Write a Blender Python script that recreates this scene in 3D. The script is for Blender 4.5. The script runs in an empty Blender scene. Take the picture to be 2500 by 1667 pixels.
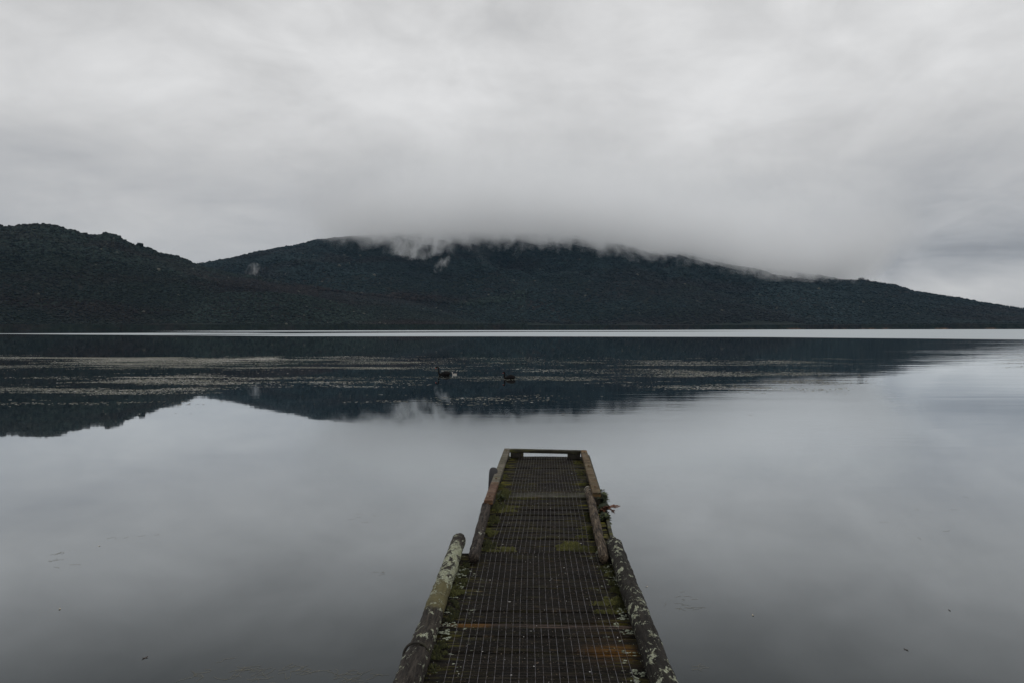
import bpy, bmesh, math, random
import numpy as np
from mathutils import Vector, Matrix, noise as mnoise
random.seed(7); RNG = np.random.default_rng(7)
SC = bpy.context.scene
COL = SC.collection

# ------------------------------------------------------------------ camera
F = 1667.0                      # focal length in photo pixels (2500 px wide)
CAMZ = 2.60; DECK = 0.95
v = Vector((38/F, 30.5/F, -1)).normalized()      # where world +Y (the jetty's direction) lies in the camera's frame
Hh = Vector((1, 0.0014, 0))
Zc = Hh.cross(v).normalized(); Xc = v.cross(Zc).normalized()
R = Matrix((Xc, v, Zc))         # camera frame -> world
cam = bpy.data.cameras.new("camera"); camo = bpy.data.objects.new("camera", cam); COL.objects.link(camo)
camo.matrix_world = Matrix.Translation((0, 0, CAMZ)) @ R.to_4x4()
cam.sensor_width = 36; cam.lens = 36*F/2500; cam.clip_start = 0.1; cam.clip_end = 40000
SC.camera = camo
SC.render.resolution_x, SC.render.resolution_y = 1024, 682

def ray(px, py):
    return R @ Vector(((px-1250)/F, -(py-833.5)/F, -1))
def W(px, py, z=0.0):
    d = ray(px, py); t = (z-CAMZ)/d.z
    return Vector((d.x*t, d.y*t, z))
def at_y(px, py, Y):
    d = ray(px, py); t = Y/d.y
    return Vector((d.x*t, Y, CAMZ+d.z*t))
def azel(px, py):
    d = ray(px, py)
    return math.atan2(d.x, d.y), d.z/math.hypot(d.x, d.y)

# ------------------------------------------------------------------ render look
SC.view_settings.view_transform = 'Standard'; SC.view_settings.look = 'None'
SC.view_settings.exposure = 0.0; SC.view_settings.gamma = 1.0
SC.render.engine = 'CYCLES'
cy = SC.cycles
cy.max_bounces = 28; cy.diffuse_bounces = 3; cy.glossy_bounces = 4; cy.volume_bounces = 24
cy.transparent_max_bounces = 12; cy.volume_step_rate = 1.0; cy.volume_max_steps = 256
cy.use_denoising = True

# ------------------------------------------------------------------ node helpers
class NT:
    def __init__(s, nt): s.nt = nt; s.n = nt.nodes; s.l = nt.links
    def node(s, t, **kw):
        x = s.n.new(t)
        for k, val in kw.items(): setattr(x, k, val)
        return x
    def put(s, sock, val):
        if isinstance(val, bpy.types.NodeSocket): s.l.new(val, sock)
        elif val is not None: sock.default_value = val
    def math(s, op, a, b=None, c=None, clamp=False):
        x = s.node('ShaderNodeMath', operation=op, use_clamp=clamp)
        s.put(x.inputs[0], a); s.put(x.inputs[1], b); s.put(x.inputs[2], c)
        return x.outputs[0]
    def vmath(s, op, a, b=None):
        x = s.node('ShaderNodeVectorMath', operation=op)
        s.put(x.inputs[0], a); s.put(x.inputs[1], b)
        return x.outputs[0]
    def step(s, val, lo, hi):          # smoothstep
        x = s.node('ShaderNodeMapRange', interpolation_type='SMOOTHSTEP')
        s.put(x.inputs[0], val); s.put(x.inputs[1], lo); s.put(x.inputs[2], hi)
        return x.outputs[0]
    def lin(s, val, lo, hi, a=0., b=1.):
        x = s.node('ShaderNodeMapRange')
        s.put(x.inputs[0], val); s.put(x.inputs[1], lo); s.put(x.inputs[2], hi); s.put(x.inputs[3], a); s.put(x.inputs[4], b)
        return x.outputs[0]
    def noise(s, vec, scale, detail=4., rough=.55, dist=0.):
        x = s.node('ShaderNodeTexNoise')
        s.put(x.inputs['Vector'], vec); x.inputs['Scale'].default_value = scale
        x.inputs['Detail'].default_value = detail; x.inputs['Roughness'].default_value = rough
        x.inputs['Distortion'].default_value = dist
        return x.outputs['Fac']
    def voro(s, vec, scale, feature='F1'):
        x = s.node('ShaderNodeTexVoronoi', feature=feature)
        s.put(x.inputs['Vector'], vec); x.inputs['Scale'].default_value = scale
        return x.outputs['Distance']
    def mix(s, f, a, b, blend='MIX'):
        x = s.node('ShaderNodeMix', data_type='RGBA', blend_type=blend)
        s.put(x.inputs[0], f); s.put(x.inputs[6], a); s.put(x.inputs[7], b)
        return x.outputs[2]
    def scale(s, vec, sc, off=(0, 0, 0)):
        x = s.node('ShaderNodeMapping')
        s.put(x.inputs[0], vec); x.inputs[1].default_value = off; x.inputs[3].default_value = sc
        return x.outputs[0]
    def pos(s): return s.node('ShaderNodeNewGeometry').outputs['Position']
    def obj(s): return s.node('ShaderNodeTexCoord').outputs['Object']
    def sep(s, vec):
        x = s.node('ShaderNodeSeparateXYZ'); s.put(x.inputs[0], vec); return x.outputs
    def comb(s, x_, y_, z_):
        x = s.node('ShaderNodeCombineXYZ'); s.put(x.inputs[0], x_); s.put(x.inputs[1], y_); s.put(x.inputs[2], z_); return x.outputs[0]
    def bump(s, h, strength, dist):
        x = s.node('ShaderNodeBump'); s.put(x.inputs['Height'], h)
        x.inputs['Strength'].default_value = strength; x.inputs['Distance'].default_value = dist
        return x.outputs[0]
    def curve(s, val, lo, hi, pts):    # piecewise-linear through (x, y) pairs, y in 0..1
        r = s.lin(val, lo, hi)
        x = s.node('ShaderNodeValToRGB'); s.put(x.inputs[0], r)
        e = x.color_ramp.elements
        for i, (a, b) in enumerate(pts):
            el = e[i] if i < 2 else e.new((a-lo)/(hi-lo))
            el.position = (a-lo)/(hi-lo); el.color = (b, b, b, 1)
        return x.outputs[0]

def c4(r, g, b): return (r, g, b, 1.0)
def material(name):
    m = bpy.data.materials.new(name); m.use_nodes = True
    t = NT(m.node_tree); t.n.clear()
    out = t.node('ShaderNodeOutputMaterial')
    return m, t, out
def principled(t, out, col, rough=.8, normal=None, spec=.5, metal=0.):
    p = t.node('ShaderNodeBsdfPrincipled')
    t.put(p.inputs['Base Color'], col); t.put(p.inputs['Roughness'], rough)
    p.inputs['Specular IOR Level'].default_value = spec; p.inputs['Metallic'].default_value = metal
    if normal is not None: t.put(p.inputs['Normal'], normal)
    t.l.new(p.outputs[0], out.inputs[0]); return p

# ------------------------------------------------------------------ world: overcast deck over a NISHITA sky
SUN_EL, SUN_ROT = math.radians(52), math.radians(150)
w = bpy.data.worlds.new("World"); SC.world = w; w.use_nodes = True
t = NT(w.node_tree); t.n.clear()
wout = t.node('ShaderNodeOutputWorld'); bg = t.node('ShaderNodeBackground')
sky = t.node('ShaderNodeTexSky', sky_type='NISHITA'); sky.sun_disc = False
sky.sun_elevation = SUN_EL; sky.sun_rotation = SUN_ROT
d = t.node('ShaderNodeTexCoord').outputs['Generated']
x, y, z = t.sep(d)
zz = t.math('MAXIMUM', z, 0.0)
inv = t.math('DIVIDE', 1.0, t.math('ADD', zz, 0.16))
pl = t.comb(t.math('MULTIPLY', x, inv), t.math('MULTIPLY', y, inv), 0.0)     # the cloud layer seen in perspective
n1 = t.noise(t.scale(pl, (0.8, 1.5, 1), (3.1, 0.4, 0)), 1.0, 5, .50, .5)
n2 = t.noise(t.scale(pl, (1.6, 3.4, 1), (7.7, 2.2, 0)), 1.6, 5, .55, .8)
n3 = t.noise(t.scale(d, (5., 5., 15.), (1.3, 4.2, 0)), 1.0, 7, .58, .9)
az = t.math('ARCTAN2', x, y)                                                  # 0 = up the lake, + = right
# brightness by height, in linear light
base = t.curve(z, 0.0, 1.0, [(0, .44), (.06, .45), (.10, .43), (.17, .475), (.22, .575), (.29, .69), (.37, .70), (.46, .69), (1.0, .76)])
def blob(a0, z0, wa, wz, amp):
    q = t.math('ADD', t.math('POWER', t.math('DIVIDE', t.math('SUBTRACT', az, a0), wa), 2.0),
                      t.math('POWER', t.math('DIVIDE', t.math('SUBTRACT', z, z0), wz), 2.0))
    return t.math('MULTIPLY', t.math('POWER', 2.718, t.math('MULTIPLY', q, -1.0)), amp)
BL = [(.62, .098, .17, .026, -.34), (.53, .048, .15, .020, .34), (.44, .070, .05, .012, .16), (.26, .12, .16, .03, -.12),
      (.62, .18, .12, .06, -.12), (-.50, .135, .22, .05, .03), (-.66, .24, .20, .07, -.04), (-.45, .30, .3, .12, .05), (-.64, .42, .22, .14, -.15), (.62, .44, .14, .12, -.07),
      (-.35, .20, .25, .04, -.07), (.0, .21, .2, .05, .04), (.2, .40, .5, .10, .05), (-.15, .165, .15, .015, -.06), (-.52, .09, .1, .03, .09)]
s_ = None
wob = t.math('MULTIPLY', t.math('SUBTRACT', n3, .5), 1.0)
for b in BL:
    q = blob(*b); s_ = q if s_ is None else t.math('ADD', s_, q)
s_ = t.math('MULTIPLY', s_, t.math('ADD', 1.0, wob))
var = t.math('ADD', t.math('MULTIPLY', t.math('SUBTRACT', n1, .5), .26), t.math('MULTIPLY', t.math('SUBTRACT', n2, .5), .10))
lowr = t.math('MULTIPLY', t.step(az, .12, .45), t.step(z, .24, .10))
n4 = t.noise(t.scale(d, (3.4, 3.4, 6.0), (5.3, 1.2, 2.)), 1.0, 8, .58, .45)
n6 = t.noise(t.scale(d, (1.0, 1.0, 1.7), (9.3, 3.2, 4.)), 2.6, 3, .45, .2)
n5 = t.noise(t.scale(d, (8., 8., 15.), (2.3, 7.2, 1.)), 1.0, 6, .62, .8)
var = t.math('ADD', var, t.math('MULTIPLY', t.math('MULTIPLY', t.math('SUBTRACT', n3, .5), 1.15), t.math('ADD', lowr, .16)))
var = t.math('ADD', var, t.math('ADD', t.math('MULTIPLY', t.math('SUBTRACT', n4, .5), .56), t.math('ADD', t.math('MULTIPLY', t.math('SUBTRACT', n6, .5), .42), t.math('MULTIPLY', t.math('SUBTRACT', n5, .5), .26))))
bri = t.math('MULTIPLY', base, t.math('ADD', 1.0, t.math('ADD', s_, var)))
# darker = bluer, brighter = warm white
tint = t.mix(t.step(bri, .20, .62), c4(.955, .99, 1.06), c4(1.0, 1.0, 1.0))
cloudcol = t.vmath('MULTIPLY', tint, t.comb(bri, bri, bri))
skyb = t.vmath('MULTIPLY', sky.outputs[0], (0.10, 0.10, 0.10))
colr = t.mix(0.97, skyb, cloudcol)
below = t.step(z, -.02, -.002)
colr = t.mix(below, c4(.03, .035, .04), colr)
t.l.new(colr, bg.inputs[0]); bg.inputs[1].default_value = 1.0
t.l.new(bg.outputs[0], wout.inputs[0])

sun = bpy.data.lights.new("sun", 'SUN'); sun.energy = 0.8; sun.angle = math.radians(45); sun.color = (1, .985, .97)
suno = bpy.data.objects.new("sun", sun); COL.objects.link(suno)
sd = Vector((math.sin(SUN_ROT)*math.cos(SUN_EL), math.cos(SUN_ROT)*math.cos(SUN_EL), math.sin(SUN_EL)))
suno.rotation_euler = sd.to_track_quat('Z', 'Y').to_euler(); suno.location = (0, 0, 50)

# ------------------------------------------------------------------ mesh helpers
def link(name, me, parent=None, mat=None):
    o = bpy.data.objects.new(name, me); COL.objects.link(o)
    if parent is not None: o.parent = parent
    if mat is not None and me is not None: me.materials.append(mat)
    return o
def mesh_np(name, V, Fc, smooth=False):
    V = np.asarray(V, np.float32); Fc = np.asarray(Fc, np.int32); k = Fc.shape[1]
    me = bpy.data.meshes.new(name)
    me.vertices.add(len(V)); me.vertices.foreach_set('co', V.ravel())
    me.loops.add(Fc.size); me.loops.foreach_set('vertex_index', Fc.ravel())
    me.polygons.add(len(Fc)); me.polygons.foreach_set('loop_start', np.arange(0, Fc.size, k, dtype=np.int32))
    me.polygons.foreach_set('use_smooth', np.full(len(Fc), smooth))
    me.update(calc_edges=True); return me
def grid_faces(nr, nc):
    i = np.arange(nr-1)[:, None]*nc + np.arange(nc-1)[None, :]
    i = i.ravel(); return np.stack([i, i+1, i+nc+1, i+nc], 1)
def attr(me, name, vals):
    a = me.attributes.new(name, 'FLOAT', 'POINT'); a.data.foreach_set('value', np.asarray(vals, np.float32).ravel())
def thing(name, label, cat, loc=(0, 0, 0), rz=0, group=None):
    o = link(name, None); o.location = loc; o.rotation_euler = (0, 0, rz)
    o['label'] = label; o['category'] = cat
    if group: o['group'] = group
    return o
def tag(o, label, cat, group=None, kind=None):
    o['label'] = label
    if cat: o['category'] = cat
    if group: o['group'] = group
    if kind: o['kind'] = kind
    return o
def bm_mesh(name, bm, smooth=False):
    me = bpy.data.meshes.new(name); bm.normal_update(); bm.to_mesh(me); bm.free()
    if smooth: me.polygons.foreach_set('use_smooth', [True]*len(me.polygons))
    me.update(); return me

# lattice value noise, vectorised
_tab = RNG.random((256, 256)).astype(np.float64)
def vnoise(x, y):
    xi = np.floor(x).astype(int); yi = np.floor(y).astype(int)
    fx = x-xi; fy = y-yi; fx = fx*fx*(3-2*fx); fy = fy*fy*(3-2*fy)
    a = _tab[xi & 255, yi & 255]; b = _tab[(xi+1) & 255, yi & 255]
    c = _tab[xi & 255, (yi+1) & 255]; e = _tab[(xi+1) & 255, (yi+1) & 255]
    return (a*(1-fx)+b*fx)*(1-fy)+(c*(1-fx)+e*fx)*fy
def fbm(x, y, o=4, g=.5):
    s = 0; amp = 1; tot = 0
    for k in range(o):
        s = s+amp*vnoise(x*2**k+17.3*k, y*2**k+9.1*k); tot += amp; amp *= g
    return s/tot

# ------------------------------------------------------------------ hills
LEFT = [(-900, 700), (-600, 640), (-300, 585), (-120, 562), (0, 556), (35, 557), (82, 551), (109, 552), (131, 554), (152, 561), (185, 570), (212, 576), (245, 578), (258, 575),
        (275, 576), (288, 581), (302, 591), (326, 603), (345, 606), (362, 610), (395, 624), (424, 628), (435, 632), (462, 643), (473, 648), (490, 656),
        (530, 664), (571, 674), (626, 679), (668, 688), (709, 697), (763, 704), (845, 718), (925, 726), (1008, 738), (1084, 756),
        (1144, 779), (1200, 793), (1260, 800), (1330, 804), (1400, 808), (4000, 812)]
MAIN = [(-900, 760), (300, 690), (420, 660), (473, 650), (530, 638), (600, 624), (622, 617), (665, 610), (709, 603), (741, 596), (777, 589), (850, 582), (950, 575), (1100, 572),
        (1250, 572), (1350, 576), (1450, 584), (1513, 594), (1554, 606), (1585, 615), (1650, 615), (1700, 622), (1758, 632), (1800, 642), (1850, 652), (1900, 662), (1964, 673),
        (2023, 682), (2053, 688), (2089, 690), (2106, 688), (2121, 692), (2157, 697), (2187, 702), (2214, 711), (2231, 716), (2276, 723),
        (2336, 732), (2395, 744), (2455, 753), (2500, 760), (2700, 785), (3000, 799), (3400, 803), (4000, 804)]
FOOT = [(-900, 812), (1000, 812), (1150, 800), (1227, 765), (1276, 748), (1322, 745), (1404, 760), (1500, 730), (1600, 715), (1700, 712), (1800, 723), (1900, 738), (2000, 757), (2127, 774), (2246, 781), (2400, 784), (2500, 787), (2700, 794), (3100, 801), (4000, 806)]
def prof(tab):
    A = [azel(px, py) for px, py in tab]
    a = np.array([q[0] for q in A]); e = np.array([q[1] for q in A]); o = np.argsort(a)
    return a[o], e[o]
S1 = [(-900, 812), (380, 812), (470, 740), (560, 712), (650, 714), (750, 722), (845, 744), (899, 770), (926, 785), (965, 800), (1010, 808), (4000, 812)]
S2 = [(-900, 812), (930, 812), (1010, 760), (1080, 724), (1150, 702), (1227, 693), (1276, 687), (1322, 691), (1350, 702), (1404, 724), (1445, 746), (1485, 772), (1530, 795), (1600, 806), (4000, 808)]
S3 = [(-900, 812), (1300, 808), (1380, 740), (1440, 700), (1500, 690), (1560, 698), (1640, 718), (1700, 735), (1760, 762), (1830, 790), (1900, 802), (4000, 806)]
S4 = [(-900, 812), (560, 806), (640, 740), (720, 700), (800, 676), (880, 668), (960, 682), (1040, 712), (1100, 742), (1180, 778), (1250, 800), (1300, 808), (4000, 810)]
S5 = [(-900, 812), (1650, 806), (1760, 745), (1840, 712), (1920, 706), (2000, 716), (2090, 738), (2180, 760), (2300, 785), (2400, 798), (2480, 803), (4000, 805)]
PL, PM, PF, P1, P2, P3, P4, P5 = [prof(q) for q in (LEFT, MAIN, FOOT, S1, S2, S3, S4, S5)]
def smax(a, b, k): return .5*(a+b+np.sqrt((a-b)**2+k*k))
SPUR = {}
def terrain(azv, r):
    X = r*np.sin(azv); Y = r*np.cos(azv)
    def one(P, rs, rr, pw, back):
        e = np.interp(azv, P[0], P[1]); H = e*rr+CAMZ-3.0
        tt = (r-rs)/(rr-rs)
        up = np.clip(tt, 0, 1)**pw
        dn = 1-np.clip((r-rr)/back, 0, 1)**1.4
        return H*np.where(tt < 1, up, dn), np.clip(tt, 0, 1)
    shoreL = 1640+120*(fbm(azv*9+3, azv*0+1.5, 4)-.5)
    shoreM = 2050+160*(fbm(azv*12+8, azv*0+4.5, 4)-.5)
    ridgeM = 3300+260*(fbm(azv*6, azv*0+7.7, 2)-.5)
    hl, tl = one(PL, shoreL, 2250, .95, 900)
    hm, tm = one(PM, shoreM, ridgeM, .92, 1500)
    hf, tf = one(PF, shoreM-60, shoreM+330, .85, 500)
    # gullies and spurs: they run down to the lower right
    u = (X*.85+Y*.5); vv = (-X*.5+Y*.85)
    rid = 1-np.abs(2*fbm(u/330, vv/1100+5, 4, .55)-1)
    rid2 = 1-np.abs(2*fbm(u/120+40, vv/300+9, 3, .5)-1)
    wv = np.sin(np.pi*np.clip(tm, 0, 1))**.8
    hm = hm+(95*(rid-.62)+20*(rid2-.62))*wv*np.clip(hm/200, 0, 1)*1.2
    wl = np.sin(np.pi*np.clip(tl, 0, 1))**.8
    ridl = 1-np.abs(2*fbm((X+.35*Y)/260+3, Y/700+2, 4, .5)-1)
    hl = hl+(46*(ridl-.62)+9*(rid2-.6))*wl*np.clip(hl/120, 0, 1)
    hf = hf+10*(rid2-.6)*np.clip(hf/40, 0, 1)
    hsmax = np.zeros_like(hm)
    for Pq, ra, rb, bk in ((P2, shoreM, 2430, 260), (P3, shoreM, 2500, 280), (P4, shoreM-30, 2520, 300), (P5, shoreM, 2560, 300)):
        hs, ts = one(Pq, ra, rb, .9, bk); hsmax = np.maximum(hsmax, hs); hm = smax(hm, hs+7*(rid2-.6)*np.clip(hs/40, 0, 1), 9.)
    h1, t1_ = one(P1, shoreL, 1850, .9, 150); hl = smax(hl, h1+5*(rid2-.6)*np.clip(h1/40, 0, 1), 7.)
    h = smax(smax(hl, hm, 6.), hf, 5.)
    SPUR['w'] = np.clip((np.maximum(hsmax, h1)-h+16)/16, 0, 1); SPUR['left'] = (hl > np.maximum(hm, hf)-2).astype(float); SPUR['foot'] = (hf > hm-1).astype(float)
    shore = np.where(np.interp(azv, PL[0], PL[1]) > .0012, shoreL, shoreM-60)
    h = np.where(r < shore-5, -4.0, np.maximum(h, -2)+.8*np.clip((r-shore)/30, 0, 1))
    return h, X, Y, shore
NA, NR = 1500, 330
azs = np.linspace(-.98, .98, NA)
rs = np.concatenate([np.linspace(1480, 2300, 150), np.linspace(2308, 3500, 130), np.linspace(3530, 5600, NR-280)])
AZ, RR = np.meshgrid(azs, rs)
Hg, Xg, Yg, Sg = terrain(AZ, RR)
me = mesh_np('hills', np.stack([Xg, Yg, Hg], -1).reshape(-1, 3), grid_faces(NR, NA), True)
m, t, out = material('hillside scrub')
P = t.pos(); px_, py_, pz_ = t.sep(P)
n = t.noise(P, .0045, 6, .6); nf = t.noise(P, .09, 5, .65); nm = t.noise(t.scale(P, (1, 1, 2.), (40, 0, 0)), .018, 5, .6)
green = t.mix(t.step(nf, .35, .7), c4(.005, .008, .006), c4(.012, .017, .013))
brown = t.mix(t.step(nf, .35, .7), c4(.007, .007, .007), c4(.018, .016, .014))
col = t.mix(t.step(t.math('ADD', n, t.math('MULTIPLY', t.math('SUBTRACT', nm, .5), .6)), .46, .62), green, brown)
shorem = t.math('MULTIPLY', t.math('MULTIPLY', t.step(pz_, 5.0, 1.0), t.step(px_, 500., 900.)), t.step(t.noise(P, .012, 4), .5, .62))
col = t.mix(t.math('MULTIPLY', shorem, .8), col, c4(.16, .10, .065))
principled(t, out, col, .95, t.bump(nf, 1.0, 6.0), .15)
hills = link('hills', me, mat=m); hills['kind'] = 'structure'

# forest canopy: every crown a lumpy clump of its own, far too many to count
def ico(sub):
    bm = bmesh.new(); bmesh.ops.create_icosphere(bm, subdivisions=sub, radius=1)
    V = np.array([q.co[:] for q in bm.verts]); Fa = np.array([[q.index for q in f.verts] for f in bm.faces]); bm.free(); return V, Fa
I1, I2 = ico(1), ico(2)
def crowns(az_, r_, rad, base, tall, jit=.28, sink=.25):
    V0, F0 = base; N = len(az_); nv = len(V0)
    h, X, Y, _ = terrain(az_, r_)
    rot = RNG.random(N)*6.283; c, s = np.cos(rot)[:, None], np.sin(rot)[:, None]
    x0 = V0[None, :, 0]*c-V0[None, :, 1]*s; y0 = V0[None, :, 0]*s+V0[None, :, 1]*c
    j = 1+(RNG.random((N, nv))-.5)*2*jit
    Vx = X[:, None]+x0*j*rad[:, None]; Vy = Y[:, None]+y0*j*rad[:, None]
    Vz = h[:, None]+(V0[None, :, 2]*j*tall+tall*(1-2*sink)*.6)*rad[:, None]
    V = np.stack([Vx, Vy, Vz], -1).reshape(-1, 3)
    Fa = (F0[None]+(np.arange(N)*nv)[:, None, None]).reshape(-1, 3)
    return V, Fa, np.repeat(np.arange(N), nv), X, Y, h
def put_wood(name, label, lst, mat):
    Vs, Fs, T1, T2 = [], [], [], []; off = 0
    for V, Fa, idx, t1, t2 in lst:
        Vs.append(V); Fs.append(Fa+off); off += len(V); T1.append(t1[idx]); T2.append(t2[idx])
    me = mesh_np(name, np.concatenate(Vs), np.concatenate(Fs), False)
    attr(me, 'tint', np.concatenate(T1)); attr(me, 'kindmix', np.concatenate(T2))
    o = link(name, me, mat=mat); tag(o, label, 'forest', kind='stuff'); return o
def forest_mat(name, g0, g1, b0, b1):
    m, t, out = material(name)
    a1 = t.node('ShaderNodeAttribute', attribute_name='tint').outputs['Fac']; a2 = t.node('ShaderNodeAttribute', attribute_name='kindmix').outputs['Fac']
    col = t.mix(a2, t.mix(a1, g0, g1), t.mix(a1, b0, b1))
    col = t.mix(t.step(a1, .955, .99), col, c4(.07, .068, .055))
    principled(t, out, col, .9, None, .15); return m
M_FOREST = forest_mat('scrub forest leaves', c4(.0045, .0065, .006), c4(.021, .031, .026), c4(.0055, .0045, .0045), c4(.027, .021, .018))
M_FORESTM = forest_mat('far forest leaves', c4(.005, .009, .0095), c4(.019, .031, .033), c4(.0055, .0065, .007), c4(.023, .025, .025))
def tints(X, Y, h, N):
    sp, lf, ft = SPUR['w'], SPUR['left'], SPUR['foot']
    u = (X*.85+Y*.5); vv = (-X*.5+Y*.85)
    rid = 1-np.abs(2*fbm(u/330, vv/1100+5, 4, .55)-1)
    t1 = np.clip(RNG.random(N)**1.5*.95*(.35+.8*fbm(X/160, Y/160+h/60, 3)+1.1*np.clip(rid-.60, -.3, .35))*1.15, 0, .95)  # crests paler, gullies darker: relief shading put into the crown colour
    t1 = np.clip(t1*(.52+1.05*sp+.40*np.clip(h/260, 0, 1)), 0, .95)  # spurs paler than the hollows behind: more relief shading painted in
    t1 = np.where(RNG.random(N) > .997, 1.0, t1)
    t2 = np.clip((fbm(X/330+6, Y/330+h/90, 4)-.50+.14*ft-.10*sp+.12*lf*np.exp(-((h-130)/50)**2))*6, 0, 1)
    return t1, t2
lstL, lstM = [], []
def scatter(N, a0, a1, which, base, rmin, rmax, lo=0.0, hi=1.0, tall=.75, jit=.28):
    a = a0+(a1-a0)*RNG.random(N)
    if which == 'L': r0, r1 = 1650, 2250
    else: r0, r1 = 2020, 3330
    r = r0+(r1-r0)*(lo+(hi-lo)*RNG.random(N))
    h, X, Y, sh = terrain(a, r)
    keep = (h > 1.2) & (r > sh+4)
    if which == 'L': keep &= (np.interp(a, PL[0], PL[1])*2250 > 2) & (h > 0)
    a, r = a[keep], r[keep]; n = len(a)
    rad = rmin+(rmax-rmin)*RNG.random(n)**2
    V, Fa, idx, X, Y, h = crowns(a, r, rad, base, tall, jit)
    t1, t2 = tints(X, Y, h, n)
    (lstL if which == 'L' else lstM).append((V, Fa, idx, t1, t2))
scatter(60000, -.90, .06, 'L', I1, 1.6, 4.4, tall=.6)
scatter(12000, -.85, -.30, 'L', I1, 3.0, 6.5, .6, 1.0, .85)
scatter(4200, -.85, .0, 'L', I2, 3.0, 8.5, .94, 1.03, .95)
scatter(90000, -.50, .75, 'M', I1, 2.2, 6.0, tall=.6)
scatter(26000, -.50, .45, 'M', I1, 4.0, 8.0, .35, 1.0, .8)
scatter(7000, -.50, .60, 'M', I2, 3.5, 10.5, .95, 1.05, .95)
put_wood('forest', 'dark scrub forest covering the nearer left hill down to the lake shore', lstL, M_FOREST)
put_wood('forest', 'dark blue green forest covering the long hill whose ridge is lost in cloud', lstM, M_FORESTM)
# conifers along the lower right ridge
cone = (np.array([[math.cos(k*math.pi/3)*.38, math.sin(k*math.pi/3)*.38, -.6] for k in range(6)]+[[0, 0, 1.3]]), np.array([[k, (k+1) % 6, 6] for k in range(6)]))
N = 2600; a = .40+.32*RNG.random(N); rr_ = 3290+80*(RNG.random(N)-.5)
V, Fa, idx, X, Y, h = crowns(a, rr_, 5+3.5*RNG.random(N), cone, 1.0, .1)
put_wood('conifer_wood', 'fine toothed row of conifers along the low right end of the far ridge', [(V, Fa, idx, *[q*f for q, f in zip(tints(X, Y, h, N), (.6, .3))])], M_FORESTM)

# a few ridge trees that stand out one by one
mb, t, out = material('tree bark'); principled(t, out, t.mix(t.noise(t.pos(), 2.), c4(.03, .025, .02), c4(.08, .07, .055)), .9)
def ridge_tree(px, dist, hgt, wid, label, seed):
    a = azel(px, 600)[0]; h, X, Y, _ = terrain(np.array([a]), np.array([float(dist)])); h = float(h[0])
    root = thing('tree', label, 'tree', (float(X[0]), float(Y[0]), h-1), 0, 'trees standing clear on the ridges')
    rd = random.Random(seed)
    bm = bmesh.new()
    bmesh.ops.create_cone(bm, segments=8, radius1=.5, radius2=.22, depth=hgt*.7, matrix=Matrix.Translation((0, 0, hgt*.35)), cap_ends=True)
    for k in range(5):
        an = rd.random()*6.28; M = Matrix.Translation((math.cos(an)*wid*.2, math.sin(an)*wid*.2, hgt*.6)) @ Matrix.Rotation(an, 4, 'Z') @ Matrix.Rotation(.8, 4, 'Y')
        bmesh.ops.create_cone(bm, segments=6, radius1=.18, radius2=.06, depth=wid*.5, matrix=M, cap_ends=True)
    link('trunk', bm_mesh('trunk', bm), root, mb)
    Vs, Fs = [], []
    n = 60; V0, F0 = I2
    for k in range(n):
        th = rd.random()*6.28; rr2 = (rd.random()**.5)*wid*.42; zc = hgt*(.52+.38*rd.random()*(1-(rr2/(wid*.5))**2*.6))
        s0 = wid*(.08+.10*rd.random()); jj = 1+(np.random.default_rng(seed*99+k).random(len(V0))-.5)*.7
        Vs.append(V0*jj[:, None]*s0+np.array([math.cos(th)*rr2, math.sin(th)*rr2, zc])); Fs.append(F0+k*len(V0))
    me = mesh_np('crown', np.concatenate(Vs), np.concatenate(Fs)); attr(me, 'tint', RNG.random(n*len(V0))*.35); attr(me, 'kindmix', RNG.random(n*len(V0))*.2)
    link('crown', me, root, M_FOREST)
ridge_tree(341, 2248, 17, 19, 'broad round tree standing highest on the falling slope of the left hill', 1)
ridge_tree(366, 2248, 11, 12, 'small tree just below the broad round tree on the left ridge', 2)
ridge_tree(258, 2248, 12, 15, 'flat topped tree on the shoulder of the left hill summit', 3)
ridge_tree(432, 2248, 12, 13, 'bushy tree near the saddle between the two hills', 4)
ridge_tree(2103, 3290, 19, 24, 'tallest domed tree in the clump on the right ridge', 5)
ridge_tree(2117, 3290, 16, 18, 'narrow domed tree at the right edge of the ridge clump', 6)
ridge_tree(2090, 3290, 13, 20, 'low domed tree at the left edge of the ridge clump', 7)
ridge_tree(2157, 3290, 13, 13, 'lone small tree on the right ridge below the clump', 8)

# ------------------------------------------------------------------ lake water
# rows spaced by how far below the horizon they lie; the wind-ruffled lanes are stored as a value on the sheet
deps = np.concatenate([np.linspace(.45, 2, 8), np.arange(2.2, 34, .22), np.linspace(34.5, 120, 90), np.linspace(124, 1400, 60)])
wr = F*CAMZ/deps
wa = np.concatenate([[-3.1416, -2.2, -1.5], np.linspace(-1.15, 1.15, 520), [1.5, 2.2, 3.1416]])
WA, WR = np.meshgrid(wa, wr)
Xw = WR*np.sin(WA); Yw = WR*np.cos(WA)
U = np.tan(np.clip(WA, -1.2, 1.2))*F+1288           # lane position across the lake
D = F*CAMZ/np.maximum(Yw, 1)                          # depth lane (about: distance from the jetty)
def sst(x, a, b):
    q = np.clip((x-a)/(b-a), 0, 1); return q*q*(3-2*q)
wig = (fbm(U/420, D*0+.5, 3)-.5)*1.6
low = np.interp(U, [-900, 0, 500, 700, 1200, 1840, 2500, 3300], [11.0, 11.0, 15.6, 17.4, 18.2, 20.6, 27.5, 38])+wig*.5
top = np.interp(U, [-900, 0, 400, 600, 700, 900, 1200, 1300], [10.2, 9.9, 9.0, 9.3, 10.6, 9.6, 8.4, 8.0])+wig*.4
r1 = sst(D, top-.5, top+.5)*(1-sst(D, low-.7, low+.7))
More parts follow.
